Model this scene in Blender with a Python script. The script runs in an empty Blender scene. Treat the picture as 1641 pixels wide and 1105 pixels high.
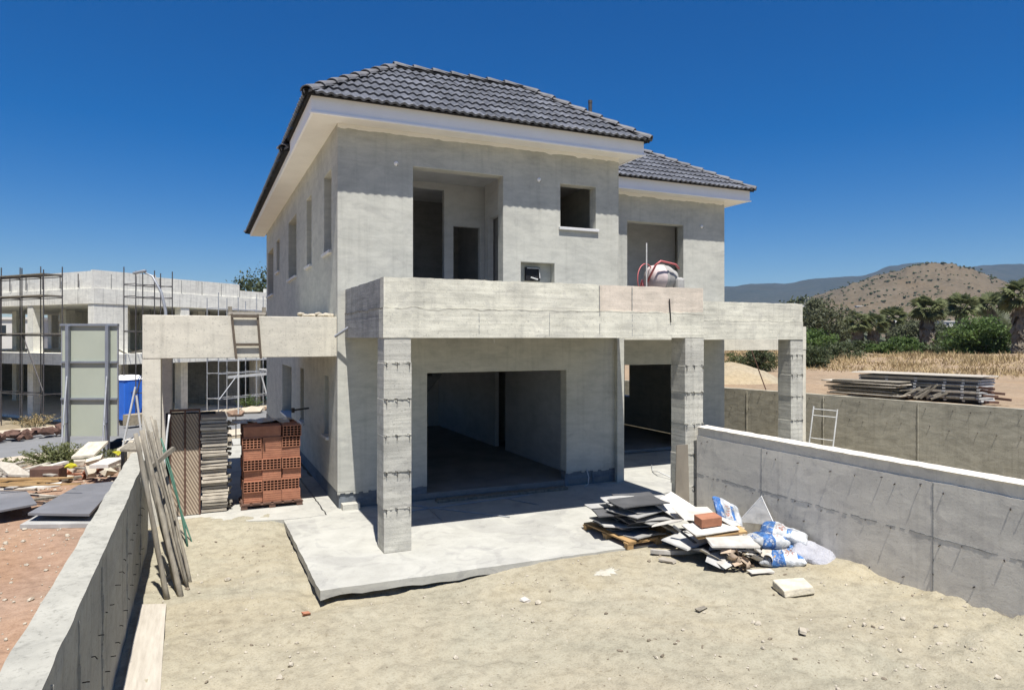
import bpy, bmesh, math, random
from mathutils import Vector, Matrix, noise, Euler
R = math.radians
SC = bpy.context.scene
COL = SC.collection
random.seed(7)

# ------------------------------------------------------------------ camera
cam_d = bpy.data.cameras.new('camera')
cam = bpy.data.objects.new('camera', cam_d); COL.objects.link(cam)
cam.location = (0, 0, 2.9)
cam.rotation_euler = (R(90), 0, -math.atan(500/1105.))
cam_d.sensor_width = 36; cam_d.lens = 1105/1641*36
cam_d.shift_y = -11.5/1641
cam_d.clip_start = 0.05; cam_d.clip_end = 20000
SC.camera = cam

# ------------------------------------------------------------------ light
SUN_EL, SUN_AZ = R(68.0), R(9.5)
LDIR = Vector((math.sin(SUN_AZ)*math.cos(SUN_EL), math.cos(SUN_AZ)*math.cos(SUN_EL), -math.sin(SUN_EL)))
W = bpy.data.worlds.new('World'); SC.world = W; W.use_nodes = True
nt = W.node_tree; nt.nodes.clear()
sky = nt.nodes.new('ShaderNodeTexSky'); sky.sky_type = 'NISHITA'; sky.sun_disc = False
sky.sun_elevation = SUN_EL; sky.sun_rotation = R(189.5)
sky.altitude = 0; sky.air_density = 1.0; sky.dust_density = 0.3; sky.ozone_density = 6.0
bg = nt.nodes.new('ShaderNodeBackground'); bg.inputs[1].default_value = 0.060
wo = nt.nodes.new('ShaderNodeOutputWorld')
hs = nt.nodes.new('ShaderNodeHueSaturation'); hs.inputs['Saturation'].default_value = 1.45; hs.inputs['Hue'].default_value = .51
nt.links.new(sky.outputs[0], hs.inputs['Color']); nt.links.new(hs.outputs[0], bg.inputs[0]); nt.links.new(bg.outputs[0], wo.inputs[0])
sd = bpy.data.lights.new('sun', 'SUN'); sd.energy = 5.0; sd.angle = R(0.53); sd.color = (1, 0.97, 0.93)
sun = bpy.data.objects.new('sun', sd); COL.objects.link(sun)
sun.rotation_euler = LDIR.to_track_quat('-Z', 'Y').to_euler()
sun.location = (0, 0, 40)
vs = SC.view_settings
vs.view_transform = 'Standard'; vs.look = 'None'; vs.gamma = 1; vs.exposure = 0.66
vs.use_curve_mapping = False
SC.render.engine = 'CYCLES'
SC.cycles.max_bounces = 8; SC.cycles.diffuse_bounces = 5
SC.cycles.transparent_max_bounces = 8
SC.cycles.use_denoising = True

# ------------------------------------------------------------------ helpers
def link(o, parent=None):
    COL.objects.link(o)
    if parent is not None: o.parent = parent
    return o
def tag(o, label=None, cat=None, group=None, kind=None):
    if label: o['label'] = label
    if cat: o['category'] = cat
    if group: o['group'] = group
    if kind: o['kind'] = kind
    return o
def empty(name, loc=(0, 0, 0), rot=(0, 0, 0)):
    o = bpy.data.objects.new(name, None); COL.objects.link(o)
    o.empty_display_size = 0.2
    o.location = loc; o.rotation_euler = rot
    return o
def copy_tree(o, parent=None):
    c = o.copy(); COL.objects.link(c)
    if parent is not None: c.parent = parent
    for ch in list(o.children): copy_tree(ch, c)
    return c

LOCAL = set()   # roots whose parts are built in the root's own coordinates
class MB:
    """collects polygons, builds ONE mesh"""
    def __init__(s): s.v = []; s.f = []; s.m = []
    def add(s, vs_, fs, mi=0):
        b = len(s.v); s.v += [tuple(v) for v in vs_]
        for f in fs: s.f.append(tuple(b+i for i in f)); s.m.append(mi)
    def poly(s, pts, mi=0): s.add(pts, [tuple(range(len(pts)))], mi)
    def box(s, x0, x1, y0, y1, z0, z1, mi=0):
        s.add([(x0,y0,z0),(x1,y0,z0),(x1,y1,z0),(x0,y1,z0),(x0,y0,z1),(x1,y0,z1),(x1,y1,z1),(x0,y1,z1)],
              [(0,3,2,1),(4,5,6,7),(0,1,5,4),(1,2,6,5),(2,3,7,6),(3,0,4,7)], mi)
    def obox(s, M, dx, dy, dz, mi=0, jit=0.0):
        pts = []
        for z in (-.5,.5):
            for x, y in ((-.5,-.5),(.5,-.5),(.5,.5),(-.5,.5)):
                pts.append(M @ Vector((x*dx+random.uniform(-jit,jit), y*dy+random.uniform(-jit,jit), z*dz)))
        s.add(pts, [(0,3,2,1),(4,5,6,7),(0,1,5,4),(1,2,6,5),(2,3,7,6),(3,0,4,7)], mi)
    def beam(s, p0, p1, w, h, up=(0,0,1), mi=0):
        p0 = Vector(p0); p1 = Vector(p1); d = (p1-p0); L = d.length; d.normalize()
        upv = Vector(up)
        if abs(d.dot(upv)) > .98: upv = Vector((0,1,0))
        sx = d.cross(upv).normalized(); u = sx.cross(d)
        M = Matrix((( sx.x, d.x, u.x, 0),(sx.y, d.y, u.y, 0),(sx.z, d.z, u.z, 0),(0,0,0,1)))
        s.obox(Matrix.Translation((p0+p1)/2) @ M, w, L, h, mi)
    def tube(s, pts, r, n=8, mi=0, caps=True):
        pts = [Vector(p) for p in pts]; k = len(pts)
        rs = r if isinstance(r, (list, tuple)) else [r]*k
        rings = []; ref = None
        for i, p in enumerate(pts):
            d = (pts[min(i+1,k-1)]-pts[max(i-1,0)]).normalized()
            if ref is None: ref = Vector((0,0,1)) if abs(d.z) < .9 else Vector((1,0,0))
            a = d.cross(ref).normalized(); b = a.cross(d).normalized(); ref = b
            rings.append([p + rs[i]*(math.cos(2*math.pi*j/n)*a + math.sin(2*math.pi*j/n)*b) for j in range(n)])
        b0 = len(s.v)
        for rg in rings: s.v += [tuple(q) for q in rg]
        for i in range(k-1):
            for j in range(n):
                s.f.append((b0+i*n+j, b0+i*n+(j+1)%n, b0+(i+1)*n+(j+1)%n, b0+(i+1)*n+j)); s.m.append(mi)
        if caps:
            s.f.append(tuple(b0+j for j in range(n))[::-1]); s.m.append(mi)
            s.f.append(tuple(b0+(k-1)*n+j for j in range(n))); s.m.append(mi)
    def ico(s, c, rx, ry, rz, jit=.25, mi=0, rot=0.0):
        t = (1+5**.5)/2
        vv = [(-1,t,0),(1,t,0),(-1,-t,0),(1,-t,0),(0,-1,t),(0,1,t),(0,-1,-t),(0,1,-t),(t,0,-1),(t,0,1),(-t,0,-1),(-t,0,1)]
        ff = [(0,11,5),(0,5,1),(0,1,7),(0,7,10),(0,10,11),(1,5,9),(5,11,4),(11,10,2),(10,7,6),(7,1,8),(3,9,4),(3,4,2),(3,2,6),(3,6,8),(3,8,9),(4,9,5),(2,4,11),(6,2,10),(8,6,7),(9,8,1)]
        ca, sa = math.cos(rot), math.sin(rot); pts = []
        for x, y, z in vv:
            k = (1+random.uniform(-jit,jit))/1.9
            X, Y = x*rx*k, y*ry*k
            pts.append((c[0]+X*ca-Y*sa, c[1]+X*sa+Y*ca, c[2]+z*rz*k))
        s.add(pts, ff, mi)
    def lathe(s, M, prof, n=20, mi=0):
        b0 = len(s.v); k = len(prof)
        for (r, h) in prof:
            for j in range(n):
                a = 2*math.pi*j/n
                s.v.append(tuple(M @ Vector((r*math.cos(a), r*math.sin(a), h))))
        for i in range(k-1):
            for j in range(n):
                s.f.append((b0+i*n+j, b0+i*n+(j+1)%n, b0+(i+1)*n+(j+1)%n, b0+(i+1)*n+j)); s.m.append(mi)
    def mesh(s, name, mats, smooth=False, recalc=True):
        me = bpy.data.meshes.new(name)
        me.from_pydata(s.v, [], s.f)
        mats = mats if isinstance(mats, (list, tuple)) else [mats]
        for m in mats: me.materials.append(m)
        if len(mats) > 1: me.polygons.foreach_set('material_index', s.m)
        if recalc:
            bm = bmesh.new(); bm.from_mesh(me); bmesh.ops.recalc_face_normals(bm, faces=bm.faces); bm.to_mesh(me); bm.free()
        if smooth: me.polygons.foreach_set('use_smooth', [True]*len(me.polygons))
        me.update()
        return me
    def build(s, name, mats, parent=None, smooth=False, recalc=True, bevel=0.0, center=None):
        """top level: origin moved to the base centre; child of an unrotated root: vertices are world coordinates"""
        off = Vector((0,0,0))
        if parent is None or center:
            xs = [v[0] for v in s.v]; ys = [v[1] for v in s.v]; zs = [v[2] for v in s.v]
            off = Vector(((min(xs)+max(xs))/2, (min(ys)+max(ys))/2, min(zs)))
            s.v = [(v[0]-off.x, v[1]-off.y, v[2]-off.z) for v in s.v]
        me = s.mesh(name, mats, smooth, recalc)
        o = bpy.data.objects.new(name, me); link(o, parent)
        o.location = off
        if parent is not None and parent.name not in LOCAL:
            base = Vector((0,0,0)); q = parent
            while q is not None: base += q.location; q = q.parent
            o.location = off - base
        if bevel > 0:
            md = o.modifiers.new('bevel', 'BEVEL'); md.width = bevel; md.segments = 2; md.limit_method = 'ANGLE'
        return o
def root(name, loc, rotz=0, local=True):
    o = empty(name, loc, (0,0,rotz))
    if local: LOCAL.add(o.name)
    return o

def fbm(x, y, z=0, o=4):
    return noise.fractal(Vector((x, y, z)), 1.0, 2.0, o, noise_basis='PERLIN_ORIGINAL')
def sm(t): t = max(0, min(1, t)); return t*t*(3-2*t)

# ------------------------------------------------------------------ materials
MATS = {}
def nodes_of(name):
    m = bpy.data.materials.new(name); m.use_nodes = True; MATS[name] = m
    n = m.node_tree.nodes; l = m.node_tree.links
    return m, n, l, n['Principled BSDF']
def setin(b, k, v):
    if k in b.inputs: b.inputs[k].default_value = v
def coords(n, l, space, scale=(1,1,1)):
    if space == 'world':
        g = n.new('ShaderNodeNewGeometry'); out = g.outputs['Position']
    else:
        g = n.new('ShaderNodeTexCoord'); out = g.outputs['Object']
    mp = n.new('ShaderNodeMapping'); mp.inputs['Scale'].default_value = scale
    l.new(out, mp.inputs['Vector'])
    return mp.outputs[0]
def noise_n(n, l, vec, scale, detail=5, rough=.6, dist=0):
    t = n.new('ShaderNodeTexNoise'); t.inputs['Scale'].default_value = scale
    t.inputs['Detail'].default_value = detail; t.inputs['Roughness'].default_value = rough
    t.inputs['Distortion'].default_value = dist
    l.new(vec, t.inputs['Vector']); return t.outputs['Fac']
def ramp(n, l, fac, stops):
    r = n.new('ShaderNodeValToRGB'); l.new(fac, r.inputs[0])
    e = r.color_ramp.elements
    while len(e) < len(stops): e.new(.5)
    for q, (p, c) in zip(e, stops): q.position = p; q.color = (*c, 1) if len(c) == 3 else c
    return r.outputs[0]
def mix(n, l, fac, a, b, mode='MIX'):
    x = n.new('ShaderNodeMix'); x.data_type = 'RGBA'; x.blend_type = mode
    for sock, val in ((x.inputs[0], fac), (x.inputs[6], a), (x.inputs[7], b)):
        if isinstance(val, (int, float)): sock.default_value = val
        elif isinstance(val, tuple): sock.default_value = (*val, 1)
        else: l.new(val, sock)
    return x.outputs[2]
def bump(n, l, b, h, strength, dist=.01):
    k = n.new('ShaderNodeBump'); k.inputs['Strength'].default_value = strength; k.inputs['Distance'].default_value = dist
    l.new(h, k.inputs['Height']); l.new(k.outputs[0], b.inputs['Normal'])
def M_simple(name, c1, c2=None, scale=6, rough=.8, bmp=.2, bdist=.01, metal=0, space='world', stretch=(1,1,1), rnd=0.0, detail=5):
    m, n, l, b = nodes_of(name)
    v = coords(n, l, space, stretch)
    f = noise_n(n, l, v, scale, detail)
    c2 = c2 or tuple(x*.75 for x in c1)
    col = ramp(n, l, f, [(.3, c2), (.7, c1)])
    if rnd:
        oi = n.new('ShaderNodeObjectInfo'); mr = n.new('ShaderNodeMapRange')
        mr.inputs[3].default_value = 1-rnd; mr.inputs[4].default_value = 1+rnd
        l.new(oi.outputs['Random'], mr.inputs[0])
        hv = n.new('ShaderNodeHueSaturation'); l.new(mr.outputs[0], hv.inputs['Value']); l.new(col, hv.inputs['Color']); col = hv.outputs[0]
    l.new(col, b.inputs['Base Color'])
    setin(b, 'Roughness', rough); setin(b, 'Metallic', metal); setin(b, 'Specular IOR Level', .3)
    if bmp: bump(n, l, b, noise_n(n, l, v, scale*6, 3), bmp, bdist)
    return m
def M_concrete(name, light, dark, stain=.35, board=0.0, speck=.3, bmp=.35, streak=.25, warm=None, patch=0.0, smear=0.0):
    """raw concrete or plaster: cloudy tone, trowel or board marks, rain streaks, air holes"""
    m, n, l, b = nodes_of(name)
    v = coords(n, l, 'world')
    big = noise_n(n, l, v, .9, 6, .62, .6)
    col = ramp(n, l, big, [(.32, dark), (.55, light), (.8, tuple(min(1, c*1.1) for c in light))])
    mid = noise_n(n, l, coords(n, l, 'world', (1, 1, 2.6)), 2.7, 7, .68, .4)
    col = mix(n, l, stain, col, ramp(n, l, mid, [(.35, tuple(c*.62 for c in dark)), (.6, light)]), 'MIX')
    if warm:
        wn = noise_n(n, l, v, .55, 3, .5)
        wf = ramp(n, l, wn, [(.5, (0,0,0)), (.7, (1,1,1))])
        col = mix(n, l, wf, col, mix(n, l, .5, col, warm))
    if streak:
        st = noise_n(n, l, coords(n, l, 'world', (7, 7, .35)), 1.6, 5, .6)
        sf = ramp(n, l, st, [(.52, (1,1,1)), (.75, (1-streak,)*3)])
        col = mix(n, l, 1.0, col, sf, 'MULTIPLY')
    h = mid
    if board:
        bd = noise_n(n, l, coords(n, l, 'world', (.5, .5, 11)), 1.5, 4, .55)
        col = mix(n, l, 1.0, col, ramp(n, l, bd, [(.3, (1-board,)*3), (.6, (1,1,1))]), 'MULTIPLY')
        h = bd
    if smear:                                              # wide strokes of the trowel
        sn = noise_n(n, l, coords(n, l, 'world', (.55, .55, 5)), 1.5, 6, .65, .8)
        col = mix(n, l, 1.0, col, ramp(n, l, sn, [(.36, (1-smear,)*3), (.47, (1,1,1)), (.55, (1,1,1)), (.66, (1-smear*.55, 1-smear*.5, 1-smear*.6))]), 'MULTIPLY')
    if patch:                                              # trowelled patches with an edge of their own
        for sc_, th_ in ((.75, .53), (1.9, .58)):
            pn = noise_n(n, l, coords(n, l, 'world', (1, 1, 1.7)), sc_, 3, .5, 1.5)
            col = mix(n, l, 1.0, col, ramp(n, l, pn, [(th_, (1,1,1)), (th_+.025, (1-patch, 1-patch, 1-patch*.9))]), 'MULTIPLY')
    sp = noise_n(n, l, v, 34, 3, .6)
    col = mix(n, l, 1.0, col, ramp(n, l, sp, [(.28, (1-speck,)*3), (.42, (1,1,1))]), 'MULTIPLY')
    l.new(col, b.inputs['Base Color'])
    setin(b, 'Roughness', .92); setin(b, 'Specular IOR Level', .2)
    fine = noise_n(n, l, v, 55, 4, .7)
    ad = n.new('ShaderNodeMath'); ad.operation = 'MULTIPLY_ADD'; ad.inputs[1].default_value = .5
    l.new(fine, ad.inputs[0]); l.new(h, ad.inputs[2])
    bump(n, l, b, ad.outputs[0], bmp, .012)
    return m
def M_soil(name, a, bcol, c, scale=1.0, bmp=.6):
    m, n, l, b = nodes_of(name)
    v = coords(n, l, 'world')
    f1 = noise_n(n, l, v, .7*scale, 6, .62, .5)
    col = ramp(n, l, f1, [(.3, bcol), (.5, a), (.72, c)])
    f2 = noise_n(n, l, v, 7*scale, 6, .7)
    col = mix(n, l, .55, col, ramp(n, l, f2, [(.3, tuple(x*.6 for x in bcol)), (.55, a), (.8, c)]))
    f3 = noise_n(n, l, v, 46*scale, 3, .7)
    col = mix(n, l, 1.0, col, ramp(n, l, f3, [(.3, (.80,.78,.75)), (.5, (1,1,1)), (.72, (1.0,1.0,1.0))]), 'MULTIPLY')
    f4 = noise_n(n, l, v, .28*scale, 5, .65, 1.2)
    col = mix(n, l, 1.0, col, ramp(n, l, f4, [(.34, (.90,.93,.95)), (.5, (1,1,1)), (.66, (1.0,.96,.89))]), 'MULTIPLY')
    f5 = noise_n(n, l, v, 17*scale, 4, .6)
    col = mix(n, l, 1.0, col, ramp(n, l, f5, [(.30, (.80,.78,.74)), (.40, (1,1,1))]), 'MULTIPLY')
    l.new(col, b.inputs['Base Color']); setin(b, 'Roughness', .97); setin(b, 'Specular IOR Level', .1)
    ad = n.new('ShaderNodeMath'); ad.operation = 'MULTIPLY_ADD'; ad.inputs[1].default_value = .6
    l.new(f3, ad.inputs[0]); l.new(f2, ad.inputs[2])
    bump(n, l, b, ad.outputs[0], bmp, .03)
    return m
def M_leaf(name, a, b_, rough=.55, trans=.4, space='world', scale=.9):
    m, n, l, b = nodes_of(name)
    v = coords(n, l, space)
    f = noise_n(n, l, v, scale, 4, .7)
    col = ramp(n, l, f, [(.35, b_), (.65, a)])
    l.new(col, b.inputs['Base Color']); setin(b, 'Roughness', rough); setin(b, 'Specular IOR Level', .25)
    tr = n.new('ShaderNodeBsdfTranslucent'); l.new(col, tr.inputs[0])
    ms = n.new('ShaderNodeMixShader'); ms.inputs[0].default_value = trans
    out = n['Material Output']
    l.new(b.outputs[0], ms.inputs[1]); l.new(tr.outputs[0], ms.inputs[2]); l.new(ms.outputs[0], out.inputs[0])
    return m

plaster = M_concrete('plaster', (.515,.505,.435), (.435,.43,.375), stain=.3, speck=.1, patch=.05, smear=.06, bmp=.18, streak=.12)
plaster_in = M_concrete('interior_plaster', (.50,.50,.485), (.42,.42,.41), stain=.25, speck=.1, bmp=.1, streak=.05)
concrete = M_concrete('raw_concrete', (.72,.69,.565), (.54,.52,.43), stain=.36, patch=.09, board=.16, speck=.3, bmp=.45, streak=.14)
concrete_pink = M_concrete('pinkish_concrete', (.69,.60,.49), (.53,.47,.385), stain=.4, board=.12, speck=.25, bmp=.4, streak=.1)
concrete_grey = M_concrete('grey_concrete', (.36,.355,.33), (.25,.25,.235), stain=.45, board=.12, speck=.35, bmp=.5, streak=.35)
col_conc = M_concrete('column_concrete', (.56,.54,.46), (.44,.425,.37), stain=.35, patch=.08, board=.22, speck=.4, bmp=.55, streak=.2)
beam_conc = M_concrete('beam_concrete', (.64,.60,.49), (.52,.49,.41), stain=.3, speck=.3, bmp=.3, streak=.18)
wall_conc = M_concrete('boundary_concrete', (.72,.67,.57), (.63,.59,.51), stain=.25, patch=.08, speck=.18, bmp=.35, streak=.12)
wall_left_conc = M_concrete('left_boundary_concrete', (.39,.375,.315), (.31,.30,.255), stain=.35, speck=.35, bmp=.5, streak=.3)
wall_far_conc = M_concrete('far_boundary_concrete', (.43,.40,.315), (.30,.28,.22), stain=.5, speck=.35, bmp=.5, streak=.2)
slab_conc = M_concrete('slab_concrete', (.425,.415,.365), (.37,.36,.315), stain=.3, patch=.10, speck=.15, bmp=.2, streak=0)
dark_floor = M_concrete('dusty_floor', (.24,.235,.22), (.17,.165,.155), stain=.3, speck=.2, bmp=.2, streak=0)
plinth_stair_shade_m = M_concrete('waterproof_plinth_stair_shade', (.20,.22,.235), (.13,.145,.16), stain=.4, speck=.3, bmp=.5, streak=.2)
far_conc = M_concrete('site_concrete', (.78,.76,.67), (.66,.64,.57), stain=.35, speck=.1, bmp=.2, streak=.35)
white_paint = M_simple('white_render', (.90,.90,.90), (.86,.86,.86), 3, .85, .15, .004)
soffit_m = M_simple('soffit_render', (.84,.82,.76), (.78,.76,.70), 2, .9, .1, .004)
sill_m = M_simple('sill_stone', (.62,.615,.60), (.52,.515,.50), 6, .7, .15, .004)
tile_m = M_simple('roof_tile_grey', (.125,.13,.145), (.075,.079,.09), 5, .55, .25, .004, space='world', rnd=.28)
cap_m = M_simple('ridge_tile_grey', (.17,.167,.17), (.10,.098,.10), 5, .6, .25, .004, rnd=.12)
dark_m = M_simple('black_mortar', (.012,.012,.013), (.008,.008,.008), 8, .9, .2)
wire_m = M_simple('rusty_wire', (.035,.027,.022), (.02,.016,.013), 20, .8, 0)
yard_m = M_soil('sandy_soil', (.358,.322,.234), (.30,.264,.19), (.40,.366,.275))
red_m = M_soil('red_soil', (.34,.225,.155), (.26,.165,.11), (.40,.295,.215))
field_m = M_soil('field_soil', (.32,.235,.155), (.25,.18,.115), (.38,.295,.205), .6)
ground_m = M_soil('dry_ground', (.27,.225,.155), (.20,.17,.115), (.33,.28,.20), .3)
sand_m = M_soil('sand', (.37,.31,.215), (.32,.265,.18), (.42,.355,.25))
stone_m = M_simple('limestone', (.48,.43,.34), (.34,.30,.23), 14, .95, .4, .01)
asphalt_m = M_simple('asphalt', (.20,.20,.195), (.155,.155,.15), 1.2, .9, .3, .01)
pave_m = M_simple('pavement_concrete', (.52,.44,.33), (.42,.36,.27), 1.5, .9, .3)
wood_grey = M_simple('weathered_wood', (.30,.27,.21), (.15,.13,.10), 3, .9, .5, .01, space='object', stretch=(6,6,.8), rnd=.2)
wood_plank = M_simple('pale_plank', (.44,.40,.33), (.32,.285,.23), 2.5, .85, .3, .006, stretch=(8,.8,8), rnd=.15)
wood_tan = M_simple('fresh_timber', (.48,.31,.14), (.34,.21,.09), 4, .8, .3, .006, rnd=.2)
wood_edge = M_simple('board_edge', (.56,.50,.40), (.33,.29,.23), 4, .9, .4, .006, rnd=.25)
ply_dark = M_simple('grey_film_plywood', (.18,.18,.185), (.12,.12,.122), 1.6, .6, .15, .004, rnd=.15)
board_m = M_simple('fibre_board', (.40,.39,.36), (.24,.235,.22), 3, .8, .2, .004, rnd=.25)
board_dark = M_simple('dark_fibre_board', (.10,.10,.10), (.06,.06,.06), 3, .8, .2, .004, rnd=.3)
board_white = M_simple('white_board', (.60,.57,.51), (.38,.35,.30), 5, .85, .25, .006, rnd=.15)
board_brown = M_simple('brown_board', (.235,.205,.16), (.18,.155,.12), 3, .8, .2, .004)
brick_m = M_simple('orange_brick', (.42,.19,.11), (.31,.135,.08), 7, .9, .35, .006, rnd=.14)
brick_hole_shade = M_simple('brick_inside_shade', (.20,.075,.04), (.12,.045,.025), 7, .95, .2, .006)  # darker brick tone paints the shade inside the holes
rust_m = M_simple('rusty_mesh_panel', (.25,.185,.125), (.16,.11,.075), 5, .8, .3, .006)
rust_dark = M_simple('rusty_frame', (.15,.085,.06), (.09,.05,.035), 8, .75, .3, .006)
rubber_black = M_simple('black_and_shade_sheet', (.016,.016,.018), (.01,.01,.011), 6, .6, .2)
steel_grey = M_simple('galvanised_steel', (.42,.43,.44), (.30,.31,.32), 6, .5, .1, .004, metal=.4)
steel_dark = M_simple('dark_scaffold_tube', (.10,.095,.09), (.055,.05,.05), 6, .6, .1, .004, metal=.2)
steel_pale = M_simple('pale_painted_tube', (.60,.60,.58), (.42,.42,.40), 6, .55, .1, .004)
ladder_m = M_simple('brown_painted_steel', (.14,.11,.08), (.09,.07,.05), 9, .7, .2, .004)
green_rod = M_simple('green_plastic_pipe', (.08,.18,.125), (.05,.12,.085), 6, .5, .1)
sign_m = M_simple('sign_back_panel', (.42,.45,.36), (.37,.40,.32), .8, .6, .05, .004)
sign_post = M_simple('sign_post_steel', (.26,.28,.31), (.20,.215,.24), 3, .5, .1, .004, metal=.3)
blue_m = M_simple('blue_plastic', (.035,.16,.62), (.025,.12,.50), 1.2, .45, .1, .006)
red_paint = M_simple('faded_red_paint', (.52,.16,.16), (.38,.09,.09), 9, .5, .1, .004)
drum_m = M_simple('cement_splashed_drum', (.60,.50,.48), (.45,.38,.36), 6, .75, .3, .006)
drum_low = M_simple('cement_grey', (.42,.41,.38), (.28,.27,.25), 6, .85, .3, .006)
palm_trunk = M_simple('palm_trunk', (.17,.14,.10), (.09,.075,.055), 6, .95, .5, .02)
palm_dead = M_leaf('dead_palm_fronds', (.27,.23,.165), (.15,.125,.09), .8, .1, scale=2)
palm_leaf = M_leaf('palm_fronds', (.22,.24,.11), (.11,.13,.055), scale=1.4)
leaf_dark = M_leaf('dark_foliage', (.11,.13,.06), (.055,.07,.03))
leaf_mid = M_leaf('green_foliage', (.125,.185,.05), (.065,.105,.03))
leaf_grey = M_leaf('grey_green_foliage', (.14,.15,.08), (.08,.09,.05))
leaf_dry = M_leaf('weed_foliage', (.20,.21,.085), (.10,.115,.045), scale=3)
grass_dry = M_leaf('dry_grass', (.47,.36,.19), (.32,.24,.125), .8, .2, scale=.35)
bark_m = M_simple('bark', (.12,.095,.07), (.06,.05,.04), 5, .95, .5, .02)
plastic_clear = M_simple('milky_plastic_sheet', (.62,.62,.60), (.5,.5,.49), 4, .35, .3, .01)
card_m = M_simple('torn_cardboard', (.42,.33,.24), (.26,.19,.13), 9, .9, .3, .006, rnd=.3)
yellow_m = M_simple('yellow_plastic', (.62,.58,.04), (.5,.46,.03), 5, .5, .1)
foam_m = M_simple('cream_foam_block', (.66,.60,.46), (.42,.38,.30), 9, .9, .5, .012)
roof_red = M_simple('red_roof', (.38,.16,.10), (.30,.12,.08), 2, .9, .2)
house_far = M_simple('pale_far_wall', (.62,.59,.53), (.54,.51,.46), .4, .9, .05)
glass_m = M_simple('dark_window_glass', (.03,.035,.04), (.02,.024,.03), 2, .15, 0)

# cement bag: white paper, blue print and a reddish badge with a shape of their own
def bag_material():
    m, n, l, b = nodes_of('cement_bag_paper')
    tc = n.new('ShaderNodeTexCoord'); oi = n.new('ShaderNodeObjectInfo')
    ob = tc.outputs['Object']
    wob = n.new('ShaderNodeTexNoise'); wob.inputs['Scale'].default_value = 7; wob.inputs['Detail'].default_value = 4; l.new(ob, wob.inputs['Vector'])
    vm = n.new('ShaderNodeVectorMath'); vm.operation = 'MULTIPLY_ADD'; vm.inputs[1].default_value = (.09,.09,.09); l.new(wob.outputs['Color'], vm.inputs[0]); l.new(ob, vm.inputs[2])
    sp = n.new('ShaderNodeSeparateXYZ'); l.new(vm.outputs[0], sp.inputs[0])
    sh = n.new('ShaderNodeMath'); sh.operation = 'MULTIPLY_ADD'; sh.inputs[1].default_value = .22; l.new(oi.outputs['Random'], sh.inputs[0]); l.new(sp.outputs[0], sh.inputs[2])
    def band(sock, lo, hi):
        a = n.new('ShaderNodeMath'); a.operation = 'GREATER_THAN'; a.inputs[1].default_value = lo; l.new(sock, a.inputs[0])
        c = n.new('ShaderNodeMath'); c.operation = 'LESS_THAN'; c.inputs[1].default_value = hi; l.new(sock, c.inputs[0])
        d = n.new('ShaderNodeMath'); d.operation = 'MULTIPLY'; l.new(a.outputs[0], d.inputs[0]); l.new(c.outputs[0], d.inputs[1]); return d.outputs[0]
    def mul(a, c):
        d = n.new('ShaderNodeMath'); d.operation = 'MULTIPLY'; l.new(a, d.inputs[0]); l.new(c, d.inputs[1]); return d.outputs[0]
    x, y, z = sh.outputs[0], sp.outputs[1], sp.outputs[2]
    nz = noise_n(n, l, ob, 9, 4, .7)
    white = ramp(n, l, nz, [(.3, (.40,.43,.46)), (.7, (.66,.67,.67))])
    wear = ramp(n, l, noise_n(n, l, ob, 16, 4, .7), [(.36, (0,0,0)), (.46, (1,1,1))])
    blue = ramp(n, l, noise_n(n, l, ob, 11, 3, .6), [(.35, (.03,.10,.30)), (.7, (.06,.20,.48))])
    c = mix(n, l, mul(band(x, -.10, .08), wear), white, blue)
    c = mix(n, l, mul(mul(band(x, .25, .31), band(y, -.09, .13)), wear), c, blue)
    dots = ramp(n, l, noise_n(n, l, ob, 38, 2, .5), [(.5, (0,0,0)), (.56, (1,1,1))])
    c = mix(n, l, mul(mul(band(x, .10, .22), band(y, -.07, .12)), dots), c, (.36,.15,.10))
    c = mix(n, l, mul(mul(band(x, -.22, -.13), band(y, -.05, .14)), dots), c, (.10,.20,.42))
    dirt = ramp(n, l, noise_n(n, l, ob, 5, 5, .7), [(.35, (.62,.60,.55)), (.62, (1,1,1))])
    c = mix(n, l, 1.0, c, dirt, 'MULTIPLY')
    l.new(c, b.inputs['Base Color']); setin(b, 'Roughness', .55)
    bump(n, l, b, noise_n(n, l, ob, 11, 5, .65, 1.4), .9, .03)
    return m
bag_m = bag_material()

# diagonal mesh panel (expanded metal): fine print-size relief
def herring():
    m, n, l, b = nodes_of('expanded_metal')
    v = coords(n, l, 'world', (1, 0, .62))
    rt = n.new('ShaderNodeMapping'); rt.inputs['Rotation'].default_value = (0, R(40), 0); l.new(v, rt.inputs['Vector'])
    w = n.new('ShaderNodeTexWave'); w.inputs['Scale'].default_value = 9; w.bands_direction = 'X'
    w.inputs['Distortion'].default_value = .6; l.new(rt.outputs[0], w.inputs['Vector'])
    c = ramp(n, l, w.outputs['Fac'], [(.25, (.20,.15,.105)), (.6, (.46,.37,.265))])
    c = mix(n, l, .3, c, ramp(n, l, noise_n(n, l, v, 3, 4), [(.3, (.15,.10,.07)), (.7, (.33,.27,.19))]))
    l.new(c, b.inputs['Base Color']); setin(b, 'Roughness', .75)
    bump(n, l, b, w.outputs['Fac'], .6, .01)
    return m
herring_m = herring()

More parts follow.
